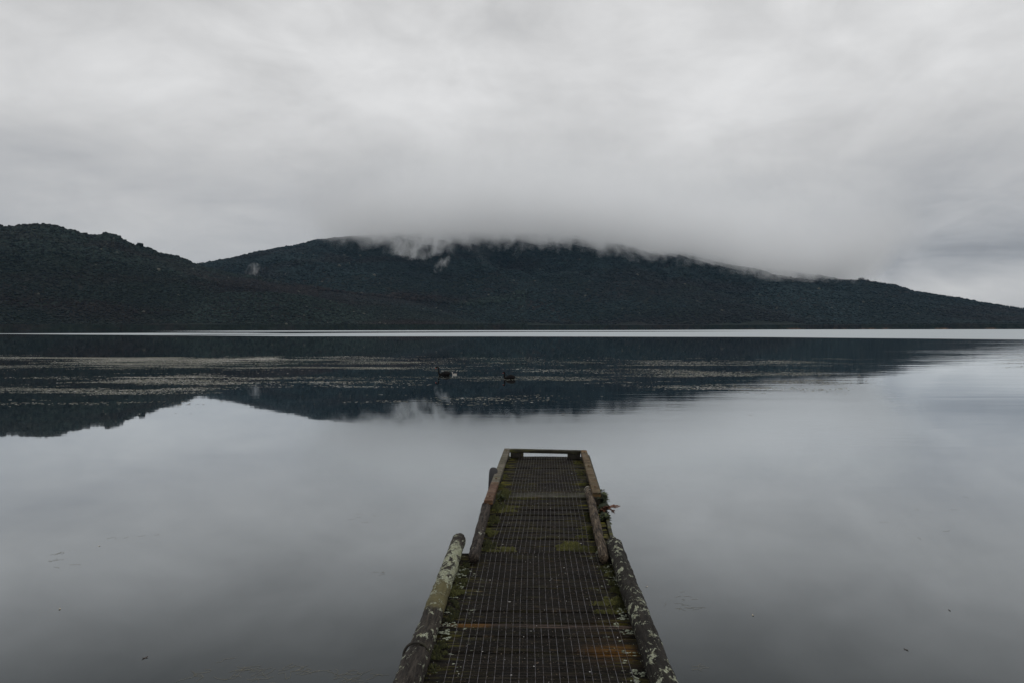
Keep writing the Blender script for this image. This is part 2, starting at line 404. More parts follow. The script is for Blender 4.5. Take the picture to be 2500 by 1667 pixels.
r2 = (1-sst(D, 5.6+wig*.3, 7.4+wig*.3))*sst(D, 3.4, 4.2)*sst(U, 330, 620)       # the upper lane
calm = np.exp(-((D-np.interp(U, [-900, 600, 1500, 3000], [13.4, 13.0, 12.0, 9.]))/.9)**2)*(1-sst(U, 500, 1000))*(sst(U, 350, 520))
ruf = np.clip(np.maximum(r1*(1-calm*.95), r2), 0, 1)
ruf = np.maximum(ruf, sst(U, 1450, 1900)*(1-sst(D, low-.8, low+.8))*sst(D, 2.4, 3.2))
fade = sst(U, -400, 250)
ruf = ruf*np.clip(.35+fade, 0, 1)
# light ripples: right-hand side and a few fans of wavelets
rip = .10+.9*sst(U, 1700, 2350)*(1-sst(D, 75, 130))+.35*np.exp(-((D-150)/25)**2)*sst(U, 1200, 1700)
rip = rip+.30*np.exp(-((D-265)/30)**2)*sst(U, 1500, 2000)+.16*np.exp(-((D-190)/60)**2)*sst(U, 1000, 1500)
me = mesh_np('lake', np.stack([Xw, Yw, Xw*0], -1).reshape(-1, 3), grid_faces(len(wr), len(wa))[:, ::-1], True)
attr(me, 'ruffle', ruf); attr(me, 'ripple', rip)
m, t, out = material('lake water')
P = t.pos(); ar = t.node('ShaderNodeAttribute', attribute_name='ruffle').outputs['Fac']; ap = t.node('ShaderNodeAttribute', attribute_name='ripple').outputs['Fac']
wv1 = t.noise(t.scale(P, (.55, 2.6, 1)), 1.0, 3, .5, .4)
wv2 = t.noise(t.scale(P, (.08, .45, 1), (5, 9, 0)), 1.0, 3, .5, .3)
patch = t.step(t.noise(t.scale(P, (.02, .07, 1)), 1.0, 3, .5), .42, .68)
hgt = t.math('ADD', t.math('MULTIPLY', t.math('MULTIPLY', wv1, t.math('ADD', .08, patch)), .0032), t.math('MULTIPLY', wv2, .010))
hgt = t.math('MULTIPLY', hgt, t.math('MULTIPLY', ap, 2.2))
nrm = t.bump(hgt, 1.0, 1.0)
dt = t.node('ShaderNodeVectorMath', operation='DOT_PRODUCT'); t.l.new(nrm, dt.inputs[0]); t.l.new(t.node('ShaderNodeNewGeometry').outputs['Incoming'], dt.inputs[1])
fac = t.math('MULTIPLY', t.math('POWER', t.math('MAXIMUM', dt.outputs['Value'], 0.001), 2.05), -12.6)
fac = t.math('MAXIMUM', t.math('POWER', 2.71828, fac), .025)
calmg = t.node('ShaderNodeBsdfGlossy', distribution='GGX'); calmg.inputs['Color'].default_value = c4(.935, .975, 1.0)
t.put(calmg.inputs['Roughness'], t.math('ADD', .020, t.math('MULTIPLY', ap, .015))); t.l.new(nrm, calmg.inputs['Normal'])
body = t.node('ShaderNodeBsdfDiffuse'); body.inputs[0].default_value = c4(.012, .0155, .016)
mx = t.node('ShaderNodeMixShader'); t.l.new(fac, mx.inputs[0]); t.l.new(body.outputs[0], mx.inputs[1]); t.l.new(calmg.outputs[0], mx.inputs[2])
# wind-ruffled water: the wave faces turned to the viewer mirror the sky higher up
rufh = t.noise(t.scale(P, (.5, .9, 1)), 1.2, 2, .5)
tilt = t.node('ShaderNodeNewGeometry')
inc = t.vmath('MULTIPLY', tilt.outputs['Incoming'], (.28, .28, 0.0))
rn = t.vmath('NORMALIZE', t.vmath('ADD', (0, 0, 1.0), inc))
rg = t.node('ShaderNodeBsdfGlossy', distribution='GGX'); rg.inputs['Roughness'].default_value = .30; t.l.new(rn, rg.inputs['Normal'])
rg.inputs['Color'].default_value = c4(.54, .58, .60)
mx2 = t.node('ShaderNodeMixShader'); t.l.new(ar, mx2.inputs[0]); t.l.new(mx.outputs[0], mx2.inputs[1]); t.l.new(rg.outputs[0], mx2.inputs[2])
t.l.new(mx2.outputs[0], out.inputs[0])
lake = link('lake_water', me, mat=m); lake['kind'] = 'structure'
# lake bed and shore ground carrying on to the horizon
bm = bmesh.new()
bmesh.ops.create_circle(bm, cap_ends=True, segments=64, radius=14000, matrix=Matrix.Translation((0, 0, -4.5)))
m, t, out = material('lake bed'); principled(t, out, t.mix(t.noise(t.pos(), .05), c4(.02, .022, .018), c4(.04, .04, .03)), .95)
bed = link('ground', bm_mesh('ground', bm), mat=m); bed['kind'] = 'structure'

# ------------------------------------------------------------------ haze and cloud
def vol_box(name, lo, hi):
    bm = bmesh.new(); bmesh.ops.create_cube(bm, size=1)
    for q in bm.verts: q.co = Vector([(l+h)/2+(h-l)*c for l, h, c in zip(lo, hi, q.co)])
    return bm_mesh(name, bm)
m, t, out = material('thin air haze')
pv = t.node('ShaderNodeVolumePrincipled'); pv.inputs['Color'].default_value = c4(.36, .66, 1.0); pv.inputs['Density'].default_value = 1.25e-5
t.l.new(pv.outputs[0], out.inputs['Volume'])
o = link('haze', vol_box('haze', (-6200, -40, -6), (6200, 6000, 640)), mat=m); tag(o, 'thin blue haze over the lake and hills', None, kind='stuff')

m, t, out = material('hill cloud')
P = t.pos(); X_, Y_, Z_ = t.sep(P)
XN = t.math('MULTIPLY', X_, t.math('DIVIDE', 3200.0, t.math('MAXIMUM', Y_, 1000.0)))
basez = t.curve(XN, -1300, 1900, [(-1300, .60), (-960, .46), (-850, .425), (-700, .420), (-560, .424), (-380, .418), (-75, .432), (200, .405), (430, .385), (640, .340), (760, .335), (900, .300), (1060, .245), (1210, .220), (1330, .208), (1440, .245), (1570, .30), (1720, .40)])
basez = t.math('SUBTRACT', t.math('MULTIPLY', basez, 1000.0), 50.0)
lo_n = t.noise(t.scale(P, (1, 1, .6)), .0085, 4, .55, .6); hi_n = t.noise(t.scale(P, (1, 1, .75), (200, 0, 0)), .020, 5, .62, .5)
off = t.math('ADD', t.math('MULTIPLY', t.math('SUBTRACT', lo_n, .5), 430.0), t.math('MULTIPLY', t.math('SUBTRACT', hi_n, .5), 260.0))
zr = t.math('ADD', t.math('SUBTRACT', Z_, basez), off)
den = t.math('MULTIPLY', t.step(zr, -18.0, 42.0), t.lin(t.step(zr, 40.0, 260.0), 0, 1, 1.0, .35))
den = t.math('MULTIPLY', den, t.step(zr, 520.0, 150.0))
den = t.math('MULTIPLY', den, t.math('MULTIPLY', t.step(XN, -1150., -450.), t.step(XN, 1900., 1250.)))
den = t.math('MULTIPLY', den, t.math('MULTIPLY', t.step(Y_, 2400., 2680.), t.step(Y_, 3750., 3400.)))
pv = t.node('ShaderNodeVolumePrincipled'); pv.inputs['Color'].default_value = c4(.995, .998, 1.0); pv.inputs['Anisotropy'].default_value = 0.0
t.put(pv.inputs['Density'], t.math('MULTIPLY', den, .0078))
t.l.new(pv.outputs[0], out.inputs['Volume'])
o = link('cloud', vol_box('cloud', (-1600, 2300, 170), (2300, 4250, 910)), mat=m); tag(o, 'grey cloud bank lying on the ridge of the long hill', None, kind='stuff')

def wisp(name, px0, py0, px1, py1, dist, dens, seed, label, lean=0.0, scale=.03, thr=.46, thick=50):
    c_ = at_y((px0+px1)/2, (py0+py1)/2, dist)
    hw = (px1-px0)/2/F*dist; hh = (py1-py0)/2/F*dist
    m, t, out = material(name+' vapour')
    O = t.obj(); gx, gy, gz = t.sep(O)
    qx = t.math('DIVIDE', t.math('SUBTRACT', gx, t.math('MULTIPLY', gz, lean)), hw); qz = t.math('DIVIDE', gz, hh); qy = t.math('DIVIDE', gy, thick)
    rr2 = t.math('ADD', t.math('ADD', t.math('MULTIPLY', qx, qx), t.math('MULTIPLY', qz, qz)), t.math('MULTIPLY', qy, qy))
    nz = t.noise(t.scale(O, (1, 1, .55), (seed*13.7, seed*3.1, 0)), scale, 4, .52, 1.2)
    fld = t.math('ADD', t.math('SUBTRACT', .75, rr2), t.math('MULTIPLY', t.math('SUBTRACT', nz, thr), 5.5))
    dn = t.math('MULTIPLY', t.step(fld, .25, 1.9), t.step(rr2, 1.0, .75))
    pv = t.node('ShaderNodeVolumePrincipled'); pv.inputs['Color'].default_value = c4(.995, .998, 1.0)
    t.put(pv.inputs['Density'], t.math('MULTIPLY', dn, dens)); t.l.new(pv.outputs[0], out.inputs['Volume'])
    o = link(name, vol_box(name, (-hw*1.3, -thick, -hh), (hw*1.3, thick, hh)), mat=m); o.location = c_
    tag(o, label, None, kind='stuff')
wisp('mist', 915, 556, 1115, 668, 2700, .034, 1, 'ragged mist wisps hanging from the cloud over the middle of the hill', .25, .0165, .49, 90)
wisp('mist', 1060, 622, 1100, 674, 2560, .026, 5, 'thin slanting thread of mist below the ragged wisps', .5, .035, .52, 50)
wisp('mist', 600, 640, 640, 684, 2330, .015, 2, 'small upright puff of mist in the saddle right of the left hill', .15, .045, .50, 50)
wisp('mist', -60, 552, 90, 600, 2000, .016, 3, 'soft mist patch on the summit at the left edge', -.6, .03, .22, 90)
wisp('mist', 1560, 600, 1720, 645, 2900, .020, 9, 'mist drifting in a notch of the ridge right of centre', -.3, .022, .50, 90)
wisp('mist', 1780, 640, 1880, 682, 2850, .022, 11, 'mist pouring over the ridge toward the right end of the cloud', -.2, .028, .48, 80)

# ------------------------------------------------------------------ floating weed
def weed_field():
    pts = []
    N = 2200000
    px = RNG.uniform(-300, 2700, N)
    # even over the water surface, not over the picture
    Y = 1/np.sqrt(RNG.uniform(1/75.**2, 1/19.**2, N)); Y = RNG.uniform(19, 76, N)
    X = (px-1288)/F*Y
    D = F*CAMZ/Y
    e = np.zeros(N)
    wob = (fbm(X/14, Y/5, 4)-.5)*34
    band1 = sst(D, 63+wob*.3, 70+wob*.3)*(1-sst(D, 92+wob, 108+wob))*(1-sst(px, 900, 1150))
    e = np.maximum(e, band1*.66)
    band2 = sst(D, 106+wob*.5, 116)*(1-sst(D, 158+wob, 176+wob))*(1-sst(px, 350, 900))
    e = np.maximum(e, band2*.50)
    allb = sst(D, 66, 76)*(1-sst(D, 195+wob, 225))*(1-sst(px, 1950, 2200))
    e = np.maximum(e, allb*.27)
    right = sst(D, 80, 95)*(1-sst(D, 135, 165))*sst(px, 1400, 1650)*(1-sst(px, 1950, 2150))
    e = np.maximum(e, right*.34)
    e = e*(1-.75*sst(D, 175, 200))*np.clip((fbm(X/15+31, Y/4.5+2, 4, .55)-.33)*5, .40, 1.2)
    fr_ = sst(D, 45, 60)*(1-sst(D, 85, 110))*sst(px, 2380, 2480)*.30
    e = np.maximum(e, fr_)
    st = fbm(X/9+3, Y/2.6+8, 5, .62)*.65+fbm(X/2.4, Y/.55, 3)*.35
    p = e*np.clip((st-(.60-.22*e/.62))*5, 0, 1)*1.0
    area = Y/76.                                       # picks per px grow with distance, even out over the water
    keep = RNG.random(N) < p*area*1.0
    return X[keep], Y[keep]
Xs, Ys = weed_field()
N = len(Xs)
wd = RNG.uniform(.03, .15, N)*(.6+RNG.random(N)); ht = RNG.uniform(.003, .012, N); yaw = RNG.normal(0, .5, N); lean = RNG.uniform(.01, .035, N)
cx, sx = np.cos(yaw)*wd/2, np.sin(yaw)*wd/2
A = np.stack([Xs-cx, Ys-sx, np.full(N, .001)], -1); B = np.stack([Xs+cx, Ys+sx, np.full(N, .001)], -1)
mid = np.stack([Xs+RNG.normal(0, .3, N)*cx, Ys+lean*.5, ht], -1)
T = np.stack([Xs+cx*.7, Ys+lean, ht*RNG.random(N)], -1)
V = np.stack([A, B, T, mid], 1).reshape(-1, 3); Fq = np.arange(4*N).reshape(N, 4)
me = mesh_np('water_weed', V, Fq)
attr(me, 'tint', np.repeat(np.clip(RNG.normal(.5, .28, N)+(fbm(Xs/6, Ys/6, 2)-.5)*.8, 0, 1), 4))
m, t, out = material('floating weed')
a1 = t.node('ShaderNodeAttribute', attribute_name='tint').outputs['Fac']
col = t.mix(t.step(a1, .0, .6), c4(.025, .03, .025), c4(.135, .13, .10)); col = t.mix(t.step(a1, .6, 1.), col, c4(.33, .32, .30))
principled(t, out, col, .6)
tag(link('water_weed', me, mat=m), 'pale streaky mats of weed floating in the dark hill reflection', 'water weed', kind='stuff')

# ------------------------------------------------------------------ tube helpers
def tube(path, radii, seg=10, squash=None, rough=0., seed=0, cap=True, up=Vector((0, 0, 1)), nfreq=6.):
    """a closed tube along path; returns a bmesh"""
    bm = bmesh.new(); rings = []; n = len(path)
    for i, p in enumerate(path):
        tg = (path[min(i+1, n-1)]-path[max(i-1, 0)]).normalized()
        uu = up if abs(tg.dot(up)) < .98 else Vector((1, 0, 0))
        s = tg.cross(uu).normalized(); u2 = s.cross(tg).normalized()
        r = radii[i] if hasattr(radii, '__len__') else radii
        sq = squash[i] if squash is not None else 1.0
        ring = []
        for k in range(seg):
            a = 2*math.pi*k/seg; rr_ = r
            dirv = s*math.cos(a)+u2*math.sin(a)*sq
            if rough: rr_ = r*(1+rough*(mnoise.noise((p+dirv*r)*nfreq+Vector((seed*7.1, 0, 0)))+.5*mnoise.noise((p+dirv*r)*nfreq*3.1+Vector((seed, 3, 0)))))
            if rough > .055 and seg > 20:
                ca2, sa2 = math.cos(a)*1.9, math.sin(a)*1.9; along = (p-path[0]).length
                cr = 1-abs(mnoise.noise(Vector((ca2*1.6, sa2*1.6, along*1.1+seed*9))))*9
                rr_ *= 1-.13*max(0, cr); kn = mnoise.noise(Vector((ca2*1.3, sa2*1.3, along*3.2+seed*4)))
                rr_ *= 1+.16*max(0, kn-.25)+.030*mnoise.noise(Vector((ca2*7, sa2*7, along*38)))
                if i < 3 or i > n-4: rr_ *= 1+.16*mnoise.noise(Vector((ca2*2.2, sa2*2.2, seed+i*.3)))
            ring.append(bm.verts.new(p+dirv*rr_))
        rings.append(ring)
    for a, b in zip(rings, rings[1:]):
        for k in range(seg): bm.faces.new((a[k], a[(k+1) % seg], b[(k+1) % seg], b[k]))
    if cap: bm.faces.new(rings[0][::-1]); bm.faces.new(rings[-1])
    bmesh.ops.recalc_face_normals(bm, faces=bm.faces)
    return bm
def lerp(a, b, t_): return a+(b-a)*t_
def beam_bm(a, b, w_, h_, wob=.0, n=14, seed=0, taper=1.0):
    """rough sawn timber with its top centre line from a to b (w_ wide, h_ deep below the line), edges slightly worn"""
    bm = bmesh.new(); rings = []; d_ = (b-a).normalized(); s = d_.cross(Vector((0, 0, 1))).normalized(); u = s.cross(d_)
    e = min(w_, h_)*.13
    prof_ = [(-w_/2+e, 0), (w_/2-e, 0), (w_/2, -e), (w_/2, -h_+e), (w_/2-e, -h_), (-w_/2+e, -h_), (-w_/2, -h_+e), (-w_/2, -e)]
    for i in range(n+1):
        p = lerp(a, b, i/n); ring = []
        for (x_, z_) in prof_:
            q = p+s*x_+u*z_
            q = q+Vector((mnoise.noise(q*9+Vector((seed, 0, 0))), 0, mnoise.noise(q*9+Vector((0, seed, 5)))))*wob
            ring.append(bm.verts.new(q))
        rings.append(ring)
    for r0, r1_ in zip(rings, rings[1:]):
        for k in range(8): bm.faces.new((r0[k], r0[(k+1) % 8], r1_[(k+1) % 8], r1_[k]))
    bm.faces.new(rings[0]); bm.faces.new(rings[-1][::-1]); bmesh.ops.recalc_face_normals(bm, faces=bm.faces)
    return bm

# ------------------------------------------------------------------ timber materials
def wood_mat(name, axis, dark, light, moss=0., orange=0., lich=0., grey=0., wet=.55, seed=0.):
    """axis: 0 = grain across the jetty, 1 = grain along it"""
    m, t, out = material(name)
    P = t.pos(); sx_, sy_, sz_ = t.sep(P)
    st = (3., 60., 60.) if axis == 0 else (60., 3., 60.)
    gr = t.noise(t.scale(P, st, (seed, seed, 0)), 1.0, 5, .6, .3)
    bl = t.noise(P, 9. , 5, .6, .2)
    col = t.mix(t.step(gr, .3, .75), dark, light)
    col = t.mix(t.math('MULTIPLY', t.step(bl, .35, .65), .6), col, dark)
    st2 = (2.2, 11., 8.) if axis == 0 else (11., 2.2, 8.)
    if grey: col = t.mix(t.math('MULTIPLY', t.step(t.noise(t.scale(P, st2, (3, seed, 1)), 1.0, 5, .65), .48, .66), grey), col, c4(.14, .12, .10))
    if orange: col = t.mix(t.math('MULTIPLY', t.step(t.noise(t.scale(P, st2, (9, 4+seed, 0)), 1.0, 4, .6), .56, .70), orange), col, c4(.19, .075, .012))
    if moss: col = t.mix(t.math('MULTIPLY', t.step(t.noise(t.scale(P, st2, (1, 8+seed, 3)), 1.0, 6, .7), .52, .68), moss), col, c4(.085, .085, .014))
    if lich:
        lc = t.math('MULTIPLY', t.step(t.noise(P, 15., 6, .68, .3), .575, .60), lich)
        col = t.mix(lc, col, c4(.36, .37, .29))
    h = t.math('ADD', t.math('MULTIPLY', gr, .7), t.math('MULTIPLY', t.noise(P, 160., 4, .6), .5))
    principled(t, out, col, t.lin(bl, .3, .7, wet, .95), t.bump(h, .8, .004), .35)
    return m
D0 = c4(.009, .0075, .005)
M_PLANK = wood_mat('deck timber', 0, D0, c4(.034, .028, .018), .55, .15, 0, .22)
M_KERB_GREY = wood_mat('weathered kerb timber', 0, c4(.020, .017, .009), c4(.125, .105, .062), .45, .0, .15, .5, seed=3)
M_KERB_RED = wood_mat('wet red kerb timber', 0, c4(.024, .010, .004), c4(.155, .064, .022), .2, .35, .12, .1, seed=6)
M_KERB_BROWN = wood_mat('brown kerb timber', 0, c4(.022, .014, .004), c4(.14, .080, .022), .7, .75, .1, .15, seed=9)
M_DARK = wood_mat('dark wet timber', 1, c4(.008, .007, .005), c4(.025, .02, .014), .2, .05)
M_MOSSY = wood_mat('mossy timber', 0, c4(.008, .007, .003), c4(.036, .034, .012), .85, .2, seed=4)

# deck planks carry their own mask: moss by the edges, amber wet stains near the right log
m, t, out = material('deck plank timber'); M_PLANK = m
P = t.pos(); X_, Y_, Z_ = t.sep(P)
info = t.node('ShaderNodeObjectInfo').outputs['Random']
gr = t.noise(t.scale(P, (3., 75., 60.)), 1.0, 5, .62, .3); bl = t.noise(P, 8., 6, .6)
fine = t.noise(P, 140., 3, .7)
col = t.mix(t.step(gr, .32, .8), c4(.0018, .0015, .0010), c4(.0085, .0065, .0040))
col = t.mix(t.math('MULTIPLY', t.step(info, .35, 1.0), t.math('MULTIPLY', t.step(gr, .45, .7), .55)), col, c4(.034, .026, .019))
col = t.mix(t.math('MULTIPLY', t.step(fine, .60, .72), t.math('MULTIPLY', t.step(bl, .35, .6), .6)), col, c4(.05, .042, .032))
Xm = t.math('SUBTRACT', X_, t.lin(Y_, 5.0, 9.0, .06, .24))                 # offset from the deck's centre line
ed = t.step(t.math('ABSOLUTE', Xm), .30, .46)
ms = t.noise(t.scale(P, (4.5, 30., 8.), (2, 6, 0)), 1.0, 6, .72)
col = t.mix(t.math('MULTIPLY', t.step(ms, .50, .66), t.math('MULTIPLY', t.lin(ed, 0, 1, .22, 1.0), t.lin(t.step(Y_, 4.7, 5.4), 0, 1, .30, 1.0))), col, c4(.17, .155, .026))
col = t.mix(t.math('MULTIPLY', t.step(t.noise(t.scale(P, (5, 20, 8), (12, 1, 0)), 1.0, 5, .7), .60, .70), t.lin(ed, 0, 1, .30, .60)), col, c4(.15, .105, .055))
yw = lambda c_, w0, w1: t.step(t.math('ABSOLUTE', t.math('SUBTRACT', Y_, c_)), w1, w0)
an = t.step(t.noise(t.scale(P, (4., 22., 4.), (1.2, 2.7, 0)), 1.0, 5, .65), .36, .56)
am = t.math('MULTIPLY', t.math('MULTIPLY', t.step(X_, .20, .44), t.step(X_, .60, .50)), t.math('MAXIMUM', t.math('MULTIPLY', yw(3.49, .03, .12), an), t.math('MULTIPLY', yw(3.60, .20, .34), t.math('MULTIPLY', an, .14))))
al = t.math('MULTIPLY', t.math('MULTIPLY', t.step(X_, -.17, -.27), t.step(X_, -.46, -.38)), t.math('MULTIPLY', yw(3.79, .015, .035), .9))
col = t.mix(t.math('MULTIPLY', yw(3.785, .010, .028), t.math('MULTIPLY', t.step(gr, .40, .60), .9)), col, c4(.10, .072, .058))
col = t.mix(t.math('MULTIPLY', t.math('MAXIMUM', am, al), .8), col, c4(.105, .048, .006))
lc = t.math('MULTIPLY', t.step(t.noise(t.scale(P, (1, 1.4, 1)), 24., 5, .65, .3), .635, .65), t.math('MULTIPLY', ed, t.step(Y_, 5.2, 4.8)))
col = t.mix(lc, col, c4(.34, .37, .28))
hh = t.math('ADD', t.math('MULTIPLY', gr, .8), t.math('MULTIPLY', t.noise(P, 110., 4, .7), .9))
principled(t, out, col, t.lin(bl, .3, .7, .7, .95), t.bump(hh, 1.0, .005), .14)

def bark_mat(name, dark, light, lcol, thr, olive=None, seed=0., sc=17., vary=None):
    m, t, out = material(name)
    P = t.pos(); X_, Y_, Z_ = t.sep(P)
    gr = t.noise(t.scale(P, (70., 7., 70.), (seed, 0, 0)), 1.0, 5, .65, .4)
    bl = t.noise(P, 11., 5, .6)
    col = t.mix(t.step(gr, .35, .75), dark, light)
    if olive is not None:
        y0, y1 = olive
        om = t.math('MULTIPLY', t.step(t.math('ADD', Y_, t.math('MULTIPLY', bl, .3)), y0+.12, y0+.22), t.step(t.math('ADD', Y_, t.math('MULTIPLY', bl, .3)), y1+.24, y1+.12))
        rings = t.noise(t.scale(P, (4, 70., 4)), 1.0, 4, .6)
        col = t.mix(om, col, t.mix(rings, c4(.060, .052, .022), c4(.125, .112, .055)))
    # lichen: crusty rosettes with paler rims
    wp = t.vmath('ADD', t.scale(P, (1, .8, 1), (seed*1.7, seed, 0)), t.vmath('MULTIPLY', t.comb(bl, gr, bl), (.06, .05, .06)))
    nz = t.noise(wp, sc, 6, .66, .5)
    rag = t.noise(P, 120., 3, .7)
    if vary:
        nz = t.math('ADD', nz, vary(t, Y_))
    val = t.math('ADD', nz, t.math('MULTIPLY', t.math('SUBTRACT', rag, .5), .26))
    cov = t.step(val, thr, thr+.015)
    inner = t.step(val, thr+.02, thr+.11)
    lc = t.mix(t.math('MULTIPLY', inner, t.step(rag, .38, .58)), lcol, c4(lcol[0]*.38, lcol[1]*.38, lcol[2]*.27)); lc = t.mix(t.step(t.noise(P, 45., 4, .7), .45, .62), lc, c4(.20, .20, .13))
    col = t.mix(cov, col, lc)
    h = t.math('ADD', t.math('ADD', t.math('MULTIPLY', gr, .8), t.math('MULTIPLY', cov, .5)), t.math('MULTIPLY', rag, .4))
    principled(t, out, col, .85, t.bump(h, 1.0, .010), .2)
    return m
LIC = c4(.34, .36, .28)
M_LOG_L = bark_mat('left log bark', c4(.012, .010, .008), c4(.055, .046, .036), LIC, .545, (3.78, 4.14), 2., 19., lambda t, Y: t.math('SUBTRACT', t.math('MULTIPLY', t.math('MULTIPLY', t.step(Y, 4.10, 4.22), t.step(Y, 5.0, 4.85)), .125), .02))
M_LOG_LN = bark_mat('near left log bark', c4(.010, .008, .007), c4(.05, .042, .034), LIC, .60, None, 5., 22.)
M_LOG_R = bark_mat('right log bark', c4(.009, .008, .0065), c4(.028, .024, .019), LIC, .575, None, 8.3, 20.)
M_POLE = bark_mat('split pole', c4(.010, .007, .005), c4(.155, .118, .082), c4(.36, .34, .32), .66, None, 3., 17., lambda t, Y: t.math('MULTIPLY', t.step(Y, 6.50, 6.64), .13))
M_POLE_L = bark_mat('mid left pole', c4(.008, .006, .005), c4(.075, .060, .048), c4(.38, .38, .33), .63, None, 11.)

# ------------------------------------------------------------------ the jetty
Zd = DECK
jetty = thing('jetty', 'old narrow wooden jetty with wire mesh laid over its mossy planks', 'jetty', (0, 6, 0))
def jp(name, bm, mat, smooth=False, label=None):
    me = bm_mesh(name, bm, smooth); o = link(name, me, jetty, mat); o.location = (0, -6, 0)
    if label: o['label'] = label
    return o
def XL(Y): return float(np.interp(Y, [0, 5.0, 5.05, 6.15, 8.95], [-.56, -.56, -.43, -.375, -.27]))
def XR(Y): return float(np.interp(Y, [0, 5.0, 5.05, 6.3, 8.95], [.66, .655, .63, .69, .775]))
# transverse planks; the last one before the far panel stands proud, with a gap behind it
Y = 1.6; k = 0; END = 8.845
edges = []
while Y < END-.05:
    wdt = random.uniform(.155, .178)
    if Y < 6.60 and Y+wdt > 6.50: edges.append((Y, 6.605)); edges.append((6.68, 6.895)); Y = 6.90; continue
    edges.append((Y, min(Y+wdt, END))); Y += wdt+random.uniform(.004, .011)
def plank(y0, y1, k):
    bm = bmesh.new(); n = 22; seg = []
    z0 = Zd-.006+random.uniform(-.004, .003)
    if y0 == 6.68: z0 += .010
    tiltp = random.uniform(-.004, .004)
    rings = []
    for i in range(n+1):
        f = i/n; yc = (y0+y1)/2
        x_ = lerp(XL(yc)+.026, XR(yc)-.004, f)
        e0 = y0+.004*mnoise.noise(Vector((x_*7, k*3.1, 0))); e1 = y1+.004*mnoise.noise(Vector((x_*7, k*3.1, 9)))
        if 6.86 < y0 < 7.02 and .15 < x_ < .46: e0 += .0
        zz_ = z0+.004*mnoise.noise(Vector((x_*3, k*1.7, 4)))
        b_ = .006
        rings.append([bm.verts.new(q) for q in ((x_, e0, zz_-b_-tiltp), (x_, e0+b_, zz_-tiltp), (x_, (e0+e1)/2, zz_+.002*mnoise.noise(Vector((x_*11, k, 7)))), (x_, e1-b_, zz_+tiltp), (x_, e1, zz_-b_+tiltp), (x_, e1, zz_-.038), (x_, e0, zz_-.038))])
    for a, b in zip(rings, rings[1:]):
        for j in range(7): bm.faces.new((a[j], a[(j+1) % 7], b[(j+1) % 7], b[j]))
    bm.faces.new(rings[0]); bm.faces.new(rings[-1][::-1]); bmesh.ops.recalc_face_normals(bm, faces=bm.faces)
    jp('deck_plank', bm, M_MOSSY if y0 == 6.68 else M_PLANK, label='olive green plank standing a little proud' if y0 == 6.68 else None)
for k, (y0, y1) in enumerate(edges):
    plank(y0, y1, k)
# bearers and piles under the deck
for X0, X1, nm in ((-.36, -.22, 'bearer'), (.50, .64, 'bearer')):
    jp('bearer', beam_bm(Vector((X0, 1.6, Zd-.048)), Vector((X1, 8.85, Zd-.048)), .09, .18, .002), M_DARK)
for Yp in (2.2, 5.02, 6.95, 8.7):
    xl, xr = XL(Yp)+.1, XR(Yp)-.1
    jp('crossbeam', beam_bm(Vector((xl-.08, Yp, Zd-.232)), Vector((xr+.08, Yp, Zd-.232)), .12, .14, .002), M_DARK)
    for xx in (xl, xr):
        P_ = [Vector((xx, Yp, lerp(-2.6, Zd-.375, i/10))) for i in range(11)]
        jp('pile', tube(P_, .085, 14, rough=.05), M_DARK, True)

KH, KT, KW = .115, .042, .078       # kerb top above deck, its thickness and width
def KP(px, py): return W(px, py, Zd+KH)
def kerb(a, b, mat, label=None, seed=0):
    jp('kerb_rail', beam_bm(a, b, KW, KT, .0015, 16, seed), mat, label=label)
L0 = KP(1238.5, 1093.5); L1 = KP(1208, 1176); L2 = KP(1192, 1220)
kerb(L1+(L0-L1).normalized()*.004, L0, M_KERB_GREY, 'grey green kerb rail', 1)
kerb(L2, L1, M_KERB_RED, 'short wet red brown kerb rail', 2)
R0 = KP(1425, 1097.5); R1 = KP(1457, 1201.5)
kerb(R1, R0, M_KERB_BROWN, 'orange brown kerb rail', 3)
dx = Vector((KW/2+.003, 0, 0))
eL = L0+dx-Vector((0, .045, -.002)); eR = R0-dx-Vector((0, .045, -.002))
jp('end_rail', beam_bm(eL, eR, KW, KT, .001, 12, 4), M_MOSSY)
def block(c, ax, ln, w_=KW*.9, h_=KH-KT-.001, dz=-KT-.0005):
    a = c-ax*ln/2+Vector((0, 0, dz)); b = c+ax*ln/2+Vector((0, 0, dz))
    jp('spacer_block', beam_bm(a, b, w_, h_-.002, .0, 3), M_DARK)
ex = (eR-eL).normalized(); ly = (L0-L2).normalized(); ry = (R0-R1).normalized()
block(eL+ex*.085, ex, .16); block(eR-ex*.085, ex, .16)
for f in (.12, .5, .93): block(lerp(L2, L0, f), ly, .30, KW*.8)
for f in (.06, .45, .95): block(lerp(R1, R0, f), ry, .30, KW*.8)
# mossy edge boards beneath the kerbs
def edgeb(a, b, w_=.03, mat=None):
    jp('edge_board', beam_bm(a, b, w_, .16, .001, 12, 9), mat or M_MOSSY)
edgeb(Vector((XL(5.08)+.008, 5.08, Zd+.012)), Vector((XL(6.1)+.008, 6.1, Zd+.012)))
edgeb(Vector((XL(6.2)+.008, 6.2, Zd+.012)), Vector((XL(8.9)+.008, 8.9, Zd+.012)))
edgeb(Vector((XR(5.08)+.018, 5.08, Zd+.012)), Vector((XR(6.2)+.018, 6.2, Zd+.012)))
edgeb(Vector((XR(6.3)+.018, 6.3, Zd+.012)), Vector((XR(8.9)+.018, 8.9, Zd+.012)))
edgeb(Vector((-.553, 1.6, Zd-.02)), Vector((-.553, 4.98, Zd-.02))); edgeb(Vector((.674, 1.6, Zd-.02)), Vector((.674, 4.98, Zd-.02)))

